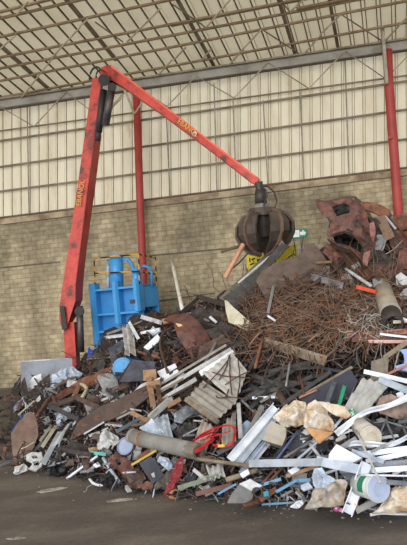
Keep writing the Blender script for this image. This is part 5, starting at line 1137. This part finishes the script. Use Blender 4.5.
scatter('bar', 60, (75, 235, 305, 400), [RUST, RUSTD, RUSTR, CHAR, WOODG, GREY], 'loose rusty bar among the dark scrap between the blue machine and the cream panel', 'rusty bars of the upper slope', 'bar', 22, ang=-.5, ww=(1.0, 3.4))
scatter('plate', 10, (320, 405, 268, 300), [RUST, RUSTR, RUSTD, GREY], 'twisted rust-red plate in the scrap under the car wreck', 'rusty plates under the wreck', 'steel plate', 23)
scatter('bar', 26, (250, 400, 262, 340), [RUST, RUSTO, RUSTD, W2], 'rusty bar half buried in the brown wire snarl', 'bars in the wire snarl', 'bar', 24, ang=-.5, ww=(1.2, 2.6), lift=(.6, .95), secs=('box', 'rod', 'L'))
scatter('plate', 16, (25, 115, 380, 470), [RUST, RUSTD, BROWN, GREY, WHTD, STEELB], 'small bent plate in the mixed scrap at the low end by the grey board', 'small plates at the low end', 'scrap plate', 25, wl=(6, 16))
scatter('bar', 44, (30, 130, 380, 475), [RUST, RUSTD, GREY, WHTD, WOODG, STEELB], 'small loose bar in the mixed scrap at the low end by the grey board', 'small bars at the low end', 'bar', 26, wl=(7, 20), ww=(0.9, 2.6), ang=-.5)
scatter('plate', 20, (110, 262, 405, 492), [RUST, BROWN, CHAR, GREY, BEIGE, SLATE, STEELB], 'small bent plate in the mixed scrap around the grey pipe', 'small plates around the pipe', 'scrap plate', 27, wl=(6, 16))
scatter('bar', 72, (105, 262, 400, 496), [RUST, BROWN, GREY, WOODG, WHTD, STEELB, RUSTD], 'small loose bar in the mixed scrap around the grey pipe', 'small bars around the pipe', 'bar', 28, wl=(7, 22), ww=(0.9, 2.8), ang=-.3)
scatter('plate', 22, (262, 405, 400, 505), [ALU, PLAST, STEELB, GREY, WHTD, SLATE], 'small pale sheet piece among the white metal of the near slope', 'pale sheet pieces of the near slope', 'sheet metal', 29, wl=(7, 18), lift=(.6, 1.0))
scatter('bar', 84, (255, 405, 395, 505), [ALU, WHT, STEELB, GREY, ALU, CHAR, STEELB, SLATE], 'loose metal strip among the white metal of the near slope', 'metal strips of the near slope', 'strip', 30, wl=(9, 30), ww=(1.0, 3.0), ang=-.25, lift=(.6, 1.05))
scatter('bar', 30, (230, 345, 345, 400), [CHAR, SLATE, RUSTD], 'dark bar lying in the shadowy hollow under the wire snarl', 'dark bars in the hollow', 'bar', 31, wl=(12, 34), ww=(2, 4), ang=-.3)
# ================================================================ LIGHT
w = bpy.data.worlds.new('world'); bpy.context.scene.world = w; w.use_nodes = True
bg = w.node_tree.nodes['Background']; bg.inputs[0].default_value = (0.93, 0.96, 1.0, 1); bg.inputs[1].default_value = 1.0
sd = bpy.data.lights.new('daylight', 'SUN'); sd.energy = 1.9; sd.angle = math.radians(40); sd.color = (1.0, .98, .95)
so = bpy.data.objects.new('daylight', sd); C.objects.link(so); so.rotation_euler = (math.radians(76), 0, math.radians(-22))
vs = bpy.context.scene.view_settings
vs.view_transform = 'Standard'; vs.look = 'None'; vs.exposure = 0.2; vs.gamma = 1.0; vs.use_curve_mapping = False
